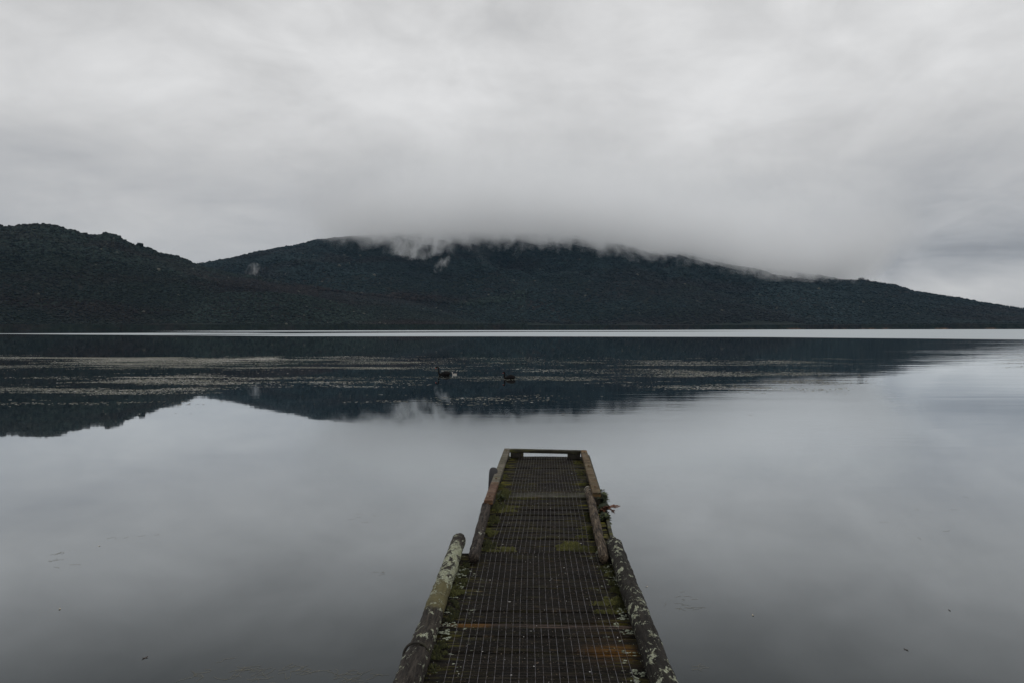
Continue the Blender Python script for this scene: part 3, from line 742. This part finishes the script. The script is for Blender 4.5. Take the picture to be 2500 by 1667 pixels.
def logrun(name, a, b, r0, r1, mat, seed, rough=.06, n=150, seg=48, bend=.0, cuts=True, label=None, squash=None):
    P_, Rr = [], []
    for i in range(n+1):
        f = i/n; p = lerp(a, b, f)
        p = p+Vector((bend*math.sin(f*math.pi)+.004*mnoise.noise(Vector((f*5, seed, 0))), 0, .003*mnoise.noise(Vector((f*6, 0, seed)))))
        r = lerp(r0, r1, f)
        if cuts: r *= min(1, .88+i*.03, .70+(n-i)*.08)
        P_.append(p); Rr.append(r)
    sq = [squash]*len(P_) if squash else None
    jp(name, tube(P_, Rr, seg, sq, rough, seed, True, nfreq=14.), mat, True, label)
zr = Zd
# big lichened logs at the near end
logrun('log_rail', Vector((-.535, 3.28, zr+.052)), Vector((-.52, 5.17, zr+.060)), .057, .052, M_LOG_L, 3, .10, label='lichen crusted log rail with an olive bare patch')
logrun('log_rail', Vector((-.555, 1.5, zr+.050)), Vector((-.541, 3.31, zr+.056)), .067, .065, M_LOG_LN, 5, .09, label='near log rail butting under the lichened one')
logrun('log_rail', Vector((.592, 1.5, zr+.056)), Vector((.637, 5.10, zr+.058)), .061, .056, M_LOG_R, 7, .09, n=240, label='dark log rail dotted with pale lichen')
# black strap round the left joint
P_ = []
for i in range(25):
    a = 2*math.pi*i/24; P_.append(Vector((-.545+math.cos(a)*.063, 3.30+.006*math.sin(a), zr+.054+math.sin(a)*.064)))
jp('strap', tube(P_, .007, 8, cap=False, up=Vector((0, 1, 0))), M_DARK, True)
# slimmer poles along the middle bay
pl0 = W(1188, 1222, zr+.085); pl1 = W(1156, 1351, zr+.085)
logrun('pole_rail', pl1-Vector((0, 0, .036)), pl0-Vector((0, 0, .036)), .038, .040, M_POLE_L, 11, .16, label='dark split pole rail flecked with lichen')
pr0 = W(1436, 1184, zr+.085); pr1 = W(1475, 1350, zr+.085)
logrun('pole_rail', pr1-Vector((0, 0, .042)), pr0-Vector((0, 0, .030)),   .034, .038, M_POLE, 13, .14, label='rounded brown pole rail with a bleached end')
# bolts on the kerbs
m, t, out = material('rusty iron'); principled(t, out, t.mix(t.noise(t.pos(), 80.), c4(.03, .018, .012), c4(.12, .05, .02)), .7, metal=.3); M_RUST = m
for p in (lerp(L1, L0, .08), lerp(L1, L0, .9), lerp(L2, L1, .2), lerp(R1, R0, .1), lerp(R1, R0, .55), lerp(R1, R0, .93)):
    bm = bmesh.new(); bmesh.ops.create_cone(bm, segments=6, radius1=.011, radius2=.009, depth=.009, cap_ends=True, matrix=Matrix.Translation(p+Vector((0, 0, .0045))))
    jp('bolt', bm, M_RUST)

# wire mesh panels
m, t, out = material('galvanised wire')
col = t.mix(t.step(t.noise(t.pos(), 25., 4), .4, .62), c4(.15, .15, .165), c4(.060, .045, .035)); principled(t, out, col, .65, None, .3, .1); M_WIRE = m
m, t, out = material('dull cross wire')
col = t.mix(t.step(t.noise(t.pos(), 12., 4), .4, .62), c4(.034, .028, .024), c4(.014, .010, .008)); principled(t, out, col, .8, None, .2, .0); M_WIRE2 = m
def rods(lines, r, seg=4):
    Vs, Fs = [], []; off = 0
    ang = np.arange(seg)*2*np.pi/seg+np.pi/4
    for L in lines:
        L = np.array(L); n = len(L); tg = np.gradient(L, axis=0); tg /= np.linalg.norm(tg, axis=1)[:, None]
        s = np.cross(tg, [0, 0, 1]); s /= np.linalg.norm(s, axis=1)[:, None]; u = np.cross(s, tg)
        V = (L[:, None, :]+r*(np.cos(ang)[None, :, None]*s[:, None, :]+np.sin(ang)[None, :, None]*u[:, None, :])).reshape(-1, 3)
        i = (np.arange(n-1)[:, None]*seg+np.arange(seg)[None]).ravel(); j = (np.arange(n-1)[:, None]*seg+(np.arange(seg)[None]+1) % seg).ravel()
        Vs.append(V); Fs.append(np.stack([i, j, j+seg, i+seg], 1)+off); off += len(V)
    return np.concatenate(Vs), np.concatenate(Fs)
def panel(y0, y1, xl0, xr0, xl1, xr1, nw, seed, z0=0.0, step_=.0285):
    """wires from y0 (near) to y1 (far)"""
    wav = lambda x_, y_: .0032*mnoise.noise(Vector((x_*3, y_*2.2, seed)))
    sway = lambda x_, y_: .0065*mnoise.noise(Vector((x_*.8, y_*1.1, seed+20)))
    longs, cross = [], []
    for k in range(nw):
        f = k/(nw-1); L = []
        e0 = y0+random.uniform(-.012, .006); e1 = y1+random.uniform(-.006, .012)
        for i in range(27):
            g = i/26; y_ = lerp(e0, e1, g); x_ = lerp(lerp(xl0, xr0, f), lerp(xl1, xr1, f), g)
            L.append((x_+sway(x_, y_), y_, Zd+.0085+z0+wav(x_, y_)))
        longs.append(L)
    yy = y0+.004; 
    while yy < y1:
        g = (yy-y0)/(y1-y0); a, b = lerp(xl0, xl1, g), lerp(xr0, xr1, g); L = []
        for i in range(13):
            x_ = lerp(a-.006, b+.006, i/12); L.append((x_+sway(x_, yy), yy+.003*mnoise.noise(Vector((x_*2, yy*3, seed+5))), Zd+.0058+z0+wav(x_, yy)))
        cross.append(L); yy += step_
    V, Fa = rods(longs, .00105); V2, F2 = rods(cross, .0008)
    root = link('wire_mesh', mesh_np('wire_mesh', V, Fa), jetty, M_WIRE); root.location = (0, -6, 0)
    c = link('cross_wire', mesh_np('cross_wire', V2, F2), root, M_WIRE2)
    c['kind'] = 'stuff'
panel(1.7, 4.985, -.395, .49, -.385, .50, 24, 1, 0.0, .0285)
panel(4.97, 6.88, -.275, .452, -.205, .521, 21, 2, .004)
panel(6.86, 8.79, -.172, .526, -.100, .558, 22, 3, .009)

# ------------------------------------------------------------------ tyre fender
bm = bmesh.new(); NS, MS = 64, 16; Rr, rw, rh = .145, .046, .058
rings = []
for i in range(NS):
    a = 2*math.pi*i/NS; ring = []
    for j in range(MS):
        b = 2*math.pi*j/MS; cx_, sy2 = math.cos(b), math.sin(b)
        q = Rr+rh*math.copysign(abs(cx_)**.75, cx_); ww = rw*math.copysign(abs(sy2)**.75, sy2)
        if cx_ > .6 and i % 2: q -= .006
        ring.append(bm.verts.new((ww, q*math.cos(a), q*math.sin(a))))
    rings.append(ring)
for i in range(NS):
    for j in range(MS):
        if 6 <= j <= 9: continue
        bm.faces.new((rings[i][j], rings[i][(j+1) % MS], rings[(i+1) % NS][(j+1) % MS], rings[(i+1) % NS][j]))
bmesh.ops.recalc_face_normals(bm, faces=bm.faces)
m, t, out = material('old rubber'); principled(t, out, t.mix(t.noise(t.pos(), 30., 4), c4(.006, .006, .007), c4(.018, .017, .018)), .75, t.bump(t.noise(t.pos(), 150.), .4, .002), .4)
o = link('tyre', bm_mesh('tyre', bm, True), mat=m); o.location = (-.378, 7.34, Zd-.045); o.rotation_euler = (0, .05, .03)
sm = o.modifiers.new('sol', 'SOLIDIFY'); sm.thickness = .008
tag(o, 'black rubber tyre hung as a fender on the left side of the jetty', 'tyre')

# ------------------------------------------------------------------ plants on the jetty
def leaf_mat(name, a, b, sc=40.):
    m, t, out = material(name); principled(t, out, t.mix(t.noise(t.pos(), sc, 3), a, b), .6, None, .3); return m
M_FERN = leaf_mat('fern green', c4(.030, .042, .014), c4(.075, .090, .030)); M_FERND = leaf_mat('fern dark green', c4(.012, .018, .009), c4(.03, .04, .016)); M_DEAD = leaf_mat('dead frond brown', c4(.05, .022, .014), c4(.16, .07, .04))
def frond(root, base, tip, n, ln, mat, droop=.02, seed=0, name='frond', one=0):
    rd = random.Random(seed); bm = bmesh.new(); pts = []
    side = (tip-base).cross(Vector((0, 0, 1))).normalized()
    for i in range(n+1):
        f = i/n; pts.append(lerp(base, tip, f)+Vector((0, 0, droop*math.sin(f*math.pi)-droop*f*f)))
    b2 = tube(pts, [.0035*(1-.7*i/n) for i in range(n+1)], 5); me_ = bpy.data.meshes.new('tmp'); b2.to_mesh(me_); b2.free(); bm.from_mesh(me_); bpy.data.meshes.remove(me_)
    for i in range(1, n+1):
        f = i/n; L_ = ln*(1-.55*f)*(.75+.5*rd.random())
        for sgn in (-1, 1):
            if rd.random() < .08: continue
            dv = (side*sgn*.85+(tip-base).normalized()*.45+Vector((0, 0, rd.uniform(-.25, .45)))).normalized()
            p = pts[i]; w_ = L_*.27; nn = dv.cross(Vector((0, 0, 1))).normalized()
            q = [p, p+dv*L_*.35+nn*w_+Vector((0, 0, .002)), p+dv*L_*.75+nn*w_*.7, p+dv*L_+Vector((0, 0, -L_*.18)), p+dv*L_*.75-nn*w_*.7, p+dv*L_*.35-nn*w_+Vector((0, 0, .002))]
            c_ = bm.verts.new(p+dv*L_*.5+Vector((0, 0, -.003))); vs = [bm.verts.new(x_) for x_ in q]
            for j in range(6): bm.faces.new((vs[j], vs[(j+1) % 6], c_))
    o = link(name, bm_mesh(name, bm), root, mat); o.location = -root.location
    return o
def side(px, py, z): return W(px, py, z)
f1 = thing('fern', 'green leafy fern growing at the end of the orange brown kerb rail', 'fern', W(1462, 1222, Zd))
B = W(1462, 1222, Zd)
for i, (px, py, z) in enumerate([(1468, 1192, 1.06), (1474, 1200, 1.05), (1476, 1206, 1.04), (1473, 1211, 1.0), (1480, 1219, .99), (1476, 1226, .95), (1471, 1218, .99), (1466, 1199, 1.08)]):
    frond(f1, B+Vector((0, random.uniform(-.10, .0), 0)), W(px+1, py+12, z-.02), 8, .055, M_FERND, .015, i+200)
    frond(f1, B+Vector((0, random.uniform(-.04, .06), 0)), W(px+3, py, z), 8, .075, M_FERN if i % 3 else M_FERND, .015, i)
f2 = thing('fern', 'withered fern with a brown dead frond reaching out over the water', 'fern', W(1468, 1246, Zd))
B = W(1468, 1246, Zd)
frond(f2, B, W(1510, 1233, 1.03), 17, .085, M_DEAD, .02, 33, 'dead_frond'); frond(f2, W(1488, 1241, 1.0), W(1498, 1250, .96), 6, .045, M_DEAD, .0, 35, 'dead_frond')
for i, (px, py, z) in enumerate([(1473, 1240, .98), (1476, 1232, .98), (1477, 1253, .95), (1474, 1228, 1.0)]):
    frond(f2, B, W(px-1, py+5, z-.02), 6, .042, M_FERND, .01, 250+i)
    frond(f2, B, W(px+3, py, z), 7, .070, M_FERND if i else M_DEAD, .01, 50+i)
f3 = thing('fern', 'dark low fern hanging beside the bleached pole rail nearest the near log', 'fern', W(1472, 1272, Zd-.02))
B = W(1472, 1272, Zd-.02)
for i, (px, py, z) in enumerate([(1480, 1256, .98), (1483, 1262, .97), (1484, 1272, .93), (1483, 1278, .90), (1478, 1262, .98), (1477, 1250, .99)]):
    frond(f3, B, W(px-2, py-6, z-.02), 7, .052, M_FERND, .01, 270+i)
    frond(f3, B, W(px+3, py, z), 8, .072, M_FERND if i % 3 else M_FERN, .012, 70+i)

f4 = thing('leafy_plant', 'small leafy plant sprouting inside the short red brown kerb rail', 'plant', W(1216, 1218, Zd))
B = W(1216, 1218, Zd)
for i, (px, py, z) in enumerate([(1224, 1196, 1.03), (1232, 1204, 1.0), (1236, 1212, .98), (1228, 1208, 1.0), (1222, 1222, .99), (1240, 1217, .96)]):
    frond(f4, B, W(px, py, z), 5, .034, M_FERN if i % 2 else M_FERND, .012, 90+i)
# moss: cushions of short blades
m, t, out = material('moss')
am_ = t.node('ShaderNodeAttribute', attribute_name='tint').outputs['Fac']
col = t.mix(am_, c4(.010, .014, .005), c4(.17, .17, .040)); col = t.mix(t.step(am_, .7, 1.0), col, c4(.25, .22, .09)); principled(t, out, col, .9)
Vm, Fm, Tm = [], [], []
def moss(px, py, rx, ry, n, h0, tint, z=Zd, seed=0):
    c_ = W(px, py, z); rd = np.random.default_rng(seed+int(px)*7+int(py))
    nc = 16; ca_ = rd.random(nc)*6.283; cq = np.sqrt(rd.random(nc)); pick = rd.integers(0, nc, n)
    a = rd.random(n)*6.283; q = np.sqrt(rd.random(n)); cr = (.20+.25*rd.random(nc))[pick]
    X = c_.x+rx*1.15*(np.cos(ca_)*cq)[pick]+np.cos(a)*q*cr*rx*1.1; Y_ = c_.y+ry*.85*(np.sin(ca_)*cq)[pick]+np.sin(a)*q*cr*min(rx, ry)*.8; dome = (1-q*q)
    zt = z+h0*(.25+.75*dome)*(.6+.6*rd.random(n)); w_ = .0016+.0020*rd.random(n)
    lx, ly_ = rd.normal(0, .004, n), rd.normal(0, .004, n); th = rd.random(n)*6.283
    o_ = sum(len(v_) for v_ in Vm)
    A = np.stack([X+np.cos(th)*w_, Y_+np.sin(th)*w_, np.full(n, z-.004)], -1); B_ = np.stack([X-np.cos(th)*w_, Y_-np.sin(th)*w_, np.full(n, z-.004)], -1)
    C_ = np.stack([X+lx, Y_+ly_, zt], -1); D_ = np.stack([X+lx+w_*.8, Y_+ly_+w_*.8, zt-.002], -1)
    Vm.append(np.stack([A, B_, C_, D_], 1).reshape(-1, 3)); i = np.arange(n)*4+o_
    Fm.append(np.concatenate([np.stack([i, i+1, i+2], 1), np.stack([i, i+2, i+3], 1)])); Tm.append(np.repeat(np.clip(tint+rd.normal(0, .14, n)*.8, 0, 1), 4))
for a in [(1397, 1330, .07, .05, 900, .022, .62), (1385, 1340, .06, .03, 600, .018, .66), (1375, 1333, .05, .03, 400, .016, .6), (1412, 1336, .09, .05, 900, .018, .42), (1432, 1342, .10, .04, 800, .016, .35),
          (1226, 1213, .06, .12, 900, .05, .28), (1233, 1206, .05, .10, 500, .05, .32), (1214, 1238, .05, .18, 1100, .035, .22), (1228, 1246, .09, .08, 700, .014, .62), (1236, 1236, .10, .05, 500, .010, .66),
          (1202, 1272, .05, .14, 800, .03, .22), (1196, 1300, .05, .10, 500, .02, .45), (1190, 1332, .06, .12, 900, .03, .16), (1215, 1343, .12, .03, 700, .014, .60), (1232, 1337, .08, .02, 400, .012, .62),
          (1440, 1262, .04, .20, 700, .02, .2), (1452, 1305, .05, .22, 900, .025, .16), (1430, 1290, .06, .05, 350, .012, .5), (1421, 1309, .05, .03, 350, .012, .55),
          (1490, 1390, .06, .18, 1000, .022, .2), (1497, 1400, .05, .10, 700, .016, .5), (1512, 1432, .06, .20, 1000, .024, .25), (1500, 1466, .07, .06, 600, .014, .6), (1480, 1472, .10, .035, 500, .012, .62), (1530, 1475, .07, .12, 1000, .024, .22),
          (1490, 1492, .09, .03, 500, .012, .55), (1128, 1390, .04, .16, 800, .02, .15), (1118, 1420, .05, .14, 800, .018, .22), (1110, 1445, .05, .08, 500, .014, .42), (1098, 1490, .05, .18, 800, .016, .14), (1060, 1600, .06, .2, 800, .016, .18),
          (1233, 1135, .04, .12, 400, .012, .45), (1225, 1160, .05, .14, 500, .012, .42), (1217, 1185, .05, .12, 500, .02, .35), (1408, 1130, .03, .10, 300, .01, .5), (1417, 1155, .04, .12, 350, .01, .5), (1425, 1180, .04, .1, 350, .01, .45)]:
    moss(*a)
me = mesh_np('moss', np.concatenate(Vm), np.concatenate(Fm)); attr(me, 'tint', np.concatenate(Tm))
tag(link('moss', me, mat=m), 'green and yellow moss tufts growing along both edges of the jetty deck', 'moss', kind='stuff')

Vl, Fl = [], []; off = 0
for px, py, n in [(1126, 1402, 12), (1130, 1388, 9), (1118, 1405, 8), (1125, 1430, 5), (1092, 1494, 4), (1106, 1524, 4), (1086, 1527, 5), (1090, 1545, 7), (1074, 1547, 3), (1088, 1558, 3), (1479, 1385, 6), (1487, 1392, 10), (1493, 1402, 10), (1500, 1415, 7), (1506, 1425, 4),
        (1520, 1488, 6), (1518, 1500, 4), (1522, 1509, 5), (1534, 1543, 5), (1529, 1591, 3), (1551, 1640, 5), (1568, 1647, 4), (1552, 1660, 5), (1463, 1345, 7), (1468, 1352, 5), (1172, 1338, 3)]:
    for k in range(n*2):
        p = W(px+random.gauss(0, 6), py+random.gauss(0, 3.2), Zd); sx0 = random.uniform(.005, .013); sy0 = random.uniform(.004, .009); m_ = 9
        ring = [[p.x+math.cos(6.283*j/m_)*sx0*random.uniform(.6, 1.2), p.y+math.sin(6.283*j/m_)*sy0*random.uniform(.6, 1.2), Zd+random.uniform(.001, .004)] for j in range(m_)]
        Vl += ring+[[p.x, p.y, Zd+.006]]; Fl += [[off+j, off+(j+1) % m_, off+m_] for j in range(m_)]; off += m_+1
me = mesh_np('lichen', Vl, Fl); m, t, out = material('lichen crust'); principled(t, out, t.mix(t.step(t.noise(t.pos(), 140., 4, .7), .38, .6), c4(.07, .08, .05), c4(.24, .26, .20)), .9)
tag(link('lichen', me, mat=m), 'pale grey green lichen crusts on the plank ends beside the big logs', 'lichen', kind='stuff')

# litter caught in the mesh: grit, bits of twig and a few pale chips
Vg, Fg, Tg = [], [], []; off = 0
N = 5200
for i in range(N):
    Yg_ = 1/random.uniform(1/8.8, 1/2.7); f = random.random()
    g = (np.clip(random.gauss(.5, .32), .02, .98)); X0 = lerp(XL(Yg_)+.07, XR(Yg_)-.07, g)
    s = random.uniform(.0010, .0030)*(1.0+.5*(random.random() < .05)); el = random.uniform(.6, 3.0)
    V0 = I1[0]*np.array([s*el, s, s*.6]); a = random.random()*3.14; ca, sa = math.cos(a), math.sin(a)
    V = np.stack([V0[:, 0]*ca-V0[:, 1]*sa+X0, V0[:, 0]*sa+V0[:, 1]*ca+Yg_, V0[:, 2]+Zd-.001], 1)
    Vg.append(V); Fg.append(I1[1]+off); off += 12; tv = random.random()**3*.7 if random.random() > .022 else 1.0; Tg.append(np.full(12, tv))
me = mesh_np('grit', np.concatenate(Vg), np.concatenate(Fg)); attr(me, 'tint', np.concatenate(Tg))
m, t, out = material('litter'); a1 = t.node('ShaderNodeAttribute', attribute_name='tint').outputs['Fac']
col = t.mix(a1, c4(.006, .005, .004), c4(.13, .09, .06)); col = t.mix(t.step(a1, .85, .95), col, c4(.55, .54, .52)); principled(t, out, col, .8)
tag(link('leaf_litter', me, mat=m), 'fine grit and twig litter caught in the wire mesh on the deck', 'litter', kind='stuff')

# ------------------------------------------------------------------ bits on the near water
m, t, out = material('weed strand'); principled(t, out, t.mix(t.noise(t.pos(), 20.), c4(.10, .09, .06), c4(.26, .24, .18)), .7); M_STR = m
Vs, Fs = [], []; off = 0; lines = []
def strands(px, py, n, spread, ln, seed):
    rd = random.Random(seed)
    ln *= .6
    for i in range(max(3, n*2//3)):
        p = W(px+rd.gauss(0, spread), py+rd.gauss(0, spread*.28), .002); a = rd.gauss(.5, .6); L = []; k_ = rd.randint(5, 12)
        for j in range(k_):
            L.append((p.x, p.y, .0022)); a += rd.gauss(0, .55); st_ = ln/k_; p = p+Vector((math.cos(a)*st_, math.sin(a)*st_*.8, 0))
        lines.append(L)
strands(600, 1648, 34, 44, .34, 1); strands(840, 1655, 30, 30, .26, 2); strands(470, 1640, 7, 20, .4, 3); strands(720, 1640, 16, 30, .3, 4)
strands(1680, 1480, 16, 28, .2, 5); strands(1650, 1455, 8, 22, .15, 6); strands(1700, 1620, 6, 40, .2, 7)
strands(130, 1362, 14, 34, .25, 8); strands(320, 1312, 8, 40, .2, 9); strands(950, 1400, 7, 24, .15, 10); strands(900, 1265, 8, 35, .2, 12); strands(2250, 1260, 10, 120, .25, 13)
V, Fa = rods(lines, .0007); me = mesh_np('weed_strands', V, Fa)
tag(link('weed_strands', me, mat=M_STR), 'thin pale strands of weed drifting at the water surface around the jetty', 'water weed', kind='stuff')
m, t, out = material('pale leaf'); principled(t, out, t.mix(t.noise(t.obj(), 30.), c4(.42, .36, .26), c4(.62, .57, .48)), .6); M_PALE = m
m, t, out = material('dark seed'); principled(t, out, t.mix(t.noise(t.obj(), 60.), c4(.02, .015, .012), c4(.07, .05, .04)), .7); M_SEED = m
def leaf_mesh(s):
    bm = bmesh.new(); n = 8; top = []
    for i in range(n):
        a = 2*math.pi*i/n; top.append(bm.verts.new((math.cos(a)*s, math.sin(a)*s*.5, s*.22*math.cos(2*a)+s*.2)))
    c_ = bm.verts.new((0, 0, s*.05)); b_ = bm.verts.new((0, 0, -s*.04))
    for i in range(n): bm.faces.new((top[i], top[(i+1) % n], c_)); bm.faces.new((top[(i+1) % n], top[i], b_))
    return bm_mesh('floating_leaf', bm, True)
LM = leaf_mesh(.016)
def fl(px, py, mat, label, s=1., group=None, name='floating_leaf'):
    me = LM.copy(); o = link(name, me, mat=mat); o.location = W(px, py, .001); o.rotation_euler = (0, 0, random.random()*3); o.scale = (s, s, s)
    tag(o, label, 'leaf' if name == 'floating_leaf' else 'seed pod', group)
fl(146, 1486, M_PALE, 'small pale leaf floating alone on the dark water at lower left', 1.1)
fl(242, 1332, M_PALE, 'pale leaf floating at the right end of the thin weed line on the left', 1.0)
fl(354, 1605, M_SEED, 'dark seed pod floating at the bottom left', 1.5, None, 'seed_pod')
fl(1838, 1501, M_PALE, 'small pale leaf floating right of the jetty', 1.0)
fl(1579, 1431, M_PALE, 'tan leaf floating close beside the right log rail', .9)
fl(2212, 1585, M_SEED, 'dark seed pod floating at the bottom right', 1.2, None, 'seed_pod')
fl(2318, 1489, M_SEED, 'tiny dark seed pod floating far to the right of the jetty', .9, None, 'seed_pod')

# ------------------------------------------------------------------ black swans and cygnets
def plumage(name, a, b, rough=.7):
    m, t, out = material(name); principled(t, out, t.mix(t.noise(t.scale(t.obj(), (12, 40, 40)), 1., 4), a, b), rough, t.bump(t.noise(t.scale(t.obj(), (20, 60, 60)), 1.), .5, .01), .12); return m
M_BLACK = plumage('black plumage', c4(.002, .002, .0022), c4(.006, .0055, .0055)); M_GREY = plumage('grey down', c4(.20, .19, .17), c4(.42, .39, .35), .9)
m, t, out = material('red bill'); principled(t, out, t.mix(t.noise(t.obj(), 60.), c4(.50, .05, .03), c4(.62, .12, .07)), .4); M_BILL = m
m, t, out = material('grey bill'); principled(t, out, t.mix(t.noise(t.obj(), 60.), c4(.03, .03, .03), c4(.06, .06, .06)), .4); M_BILLG = m
m, t, out = material('white quill'); principled(t, out, t.mix(t.noise(t.obj(), 60.), c4(.35, .33, .30), c4(.5, .48, .45)), .6); M_WHITE = m
def swan(name, label, cat, loc, rz, S, neck, body, billm, group, wing=True, headturn=0):
    """faces local -X; neck: list of (x, z, r) after the breast, ending at the brow"""
    root = thing(name, label, cat, loc, rz, group); root.scale = (S, S, S)
    ctrl = [(.47, .17, .008, 1.), (.42, .16, .05, .55), (.32, .12, .115, .75), (.20, .085, .155, .85), (.05, .065, .175, .85), (-.10, .055, .165, .85), (-.21, .06, .135, .9), (-.29, .09, .095, 1.), (-.335, .15, .062, 1.)]
    pts = [Vector((a, 0, b)) for a, b, _, _ in ctrl]+[Vector((a, 0, b)) for a, b, _ in neck]
    rad = [c_[2] for c_ in ctrl]+[c_[2]*(1.45 if wing else 1.) for c_ in neck]; sq = [c_[3] for c_ in ctrl]+[1.]*len(neck)
    # smooth by Catmull-Rom
    P_, Rr, Q = [], [], []
    n = len(pts)
    for i in range(n-1):
        p0, p1, p2, p3 = pts[max(i-1, 0)], pts[i], pts[i+1], pts[min(i+2, n-1)]
        for s in range(4):
            u = s/4; P_.append(.5*((2*p1)+(p2-p0)*u+(2*p0-5*p1+4*p2-p3)*u*u+(3*p1-p0-3*p2+p3)*u**3)); Rr.append(lerp(rad[i], rad[i+1], u)); Q.append(lerp(sq[i], sq[i+1], u))
    P_.append(pts[-1]); Rr.append(rad[-1]); Q.append(sq[-1])
    link('body', bm_mesh('body', tube(P_, Rr, 16, Q, up=Vector((0, 1, 0)).cross(Vector((0, 0, 0))) if False else Vector((.001, 1, 0)), cap=True), True), root, body)
    hd = pts[-1]; pv_ = pts[-2]; dr = (hd-pv_).normalized()
    bl_ = [hd-dr*.012, hd+dr*.02, hd+dr*.055, hd+dr*.075]
    link('bill', bm_mesh('bill', tube(bl_, [.019, .017, .011, .004], 10, [1, .8, .6, .5], up=Vector((.001, 1, 0))), True), root, billm)
    if wing:
        for sg in (-1, 1):
            bm = bmesh.new(); nx, nz = 16, 8; rows = []
            for i in range(nx+1):
                f = i/nx; row = []
                for j in range(nz+1):
                    g_ = j/nz; x_ = -.20+.66*f; wid = math.sin(math.pi*min(1, f*.93+.07))**.55
                    th = .15+1.25*g_; rr2 = .185*wid+.01
                    z_ = .08+math.sin(th)*rr2*1.02+.05*f*g_+.012*math.sin(i*2.4+j); y2 = sg*(math.cos(th)*rr2*.95+.012)
                    row.append(bm.verts.new((x_, y2, z_)))
                rows.append(row)
            for a_, b_ in zip(rows, rows[1:]):
                for j in range(nz): bm.faces.new((a_[j], a_[j+1], b_[j+1], b_[j]))
            w_o = link('wing', bm_mesh('wing', bm, True), root, body); sl = w_o.modifiers.new('sol', 'SOLIDIFY'); sl.thickness = .012
    return root
NECK1 = [(-.355, .22, .042), (-.362, .32, .034), (-.365, .42, .031), (-.375, .51, .029), (-.405, .575, .028), (-.455, .60, .029), (-.505, .59, .034), (-.535, .565, .034), (-.550, .535, .024)]
NECK2 = [(-.345, .22, .045), (-.335, .30, .038), (-.33, .36, .034), (-.345, .42, .032), (-.375, .455, .034), (-.410, .445, .036), (-.430, .42, .026)]
NECKC = [(-.33, .24, .07), (-.33, .34, .062), (-.36, .42, .075), (-.42, .44, .085), (-.48, .42, .05)]
p1 = W(1084, 915.5); swan('black_swan', 'black swan with its neck stretched tall and arched on the left', 'swan', p1+Vector((0, 0, -.012)), math.radians(4), .82, NECK1, M_BLACK, M_BILL, 'swans on the lake')
p2 = W(1243, 924.5); swan('black_swan', 'black swan with a short folded neck swimming apart on the right', 'swan', p2+Vector((0, 0, -.012)), math.radians(-28), .80, NECK2, M_BLACK, M_BILL, 'swans on the lake')
p3 = W(1109.5, 914); swan('cygnet', 'pale grey cygnet following behind the tall necked black swan', 'cygnet', p3, math.radians(6), .32, NECKC, M_GREY, M_BILLG, 'cygnets beside the swan', False)
p4 = W(1075.5, 912.5); swan('cygnet', 'pale grey cygnet half hidden behind the black swan with the tall neck', 'cygnet', p4, math.radians(15), .25, NECKC, M_GREY, M_BILLG, 'cygnets beside the swan', False)
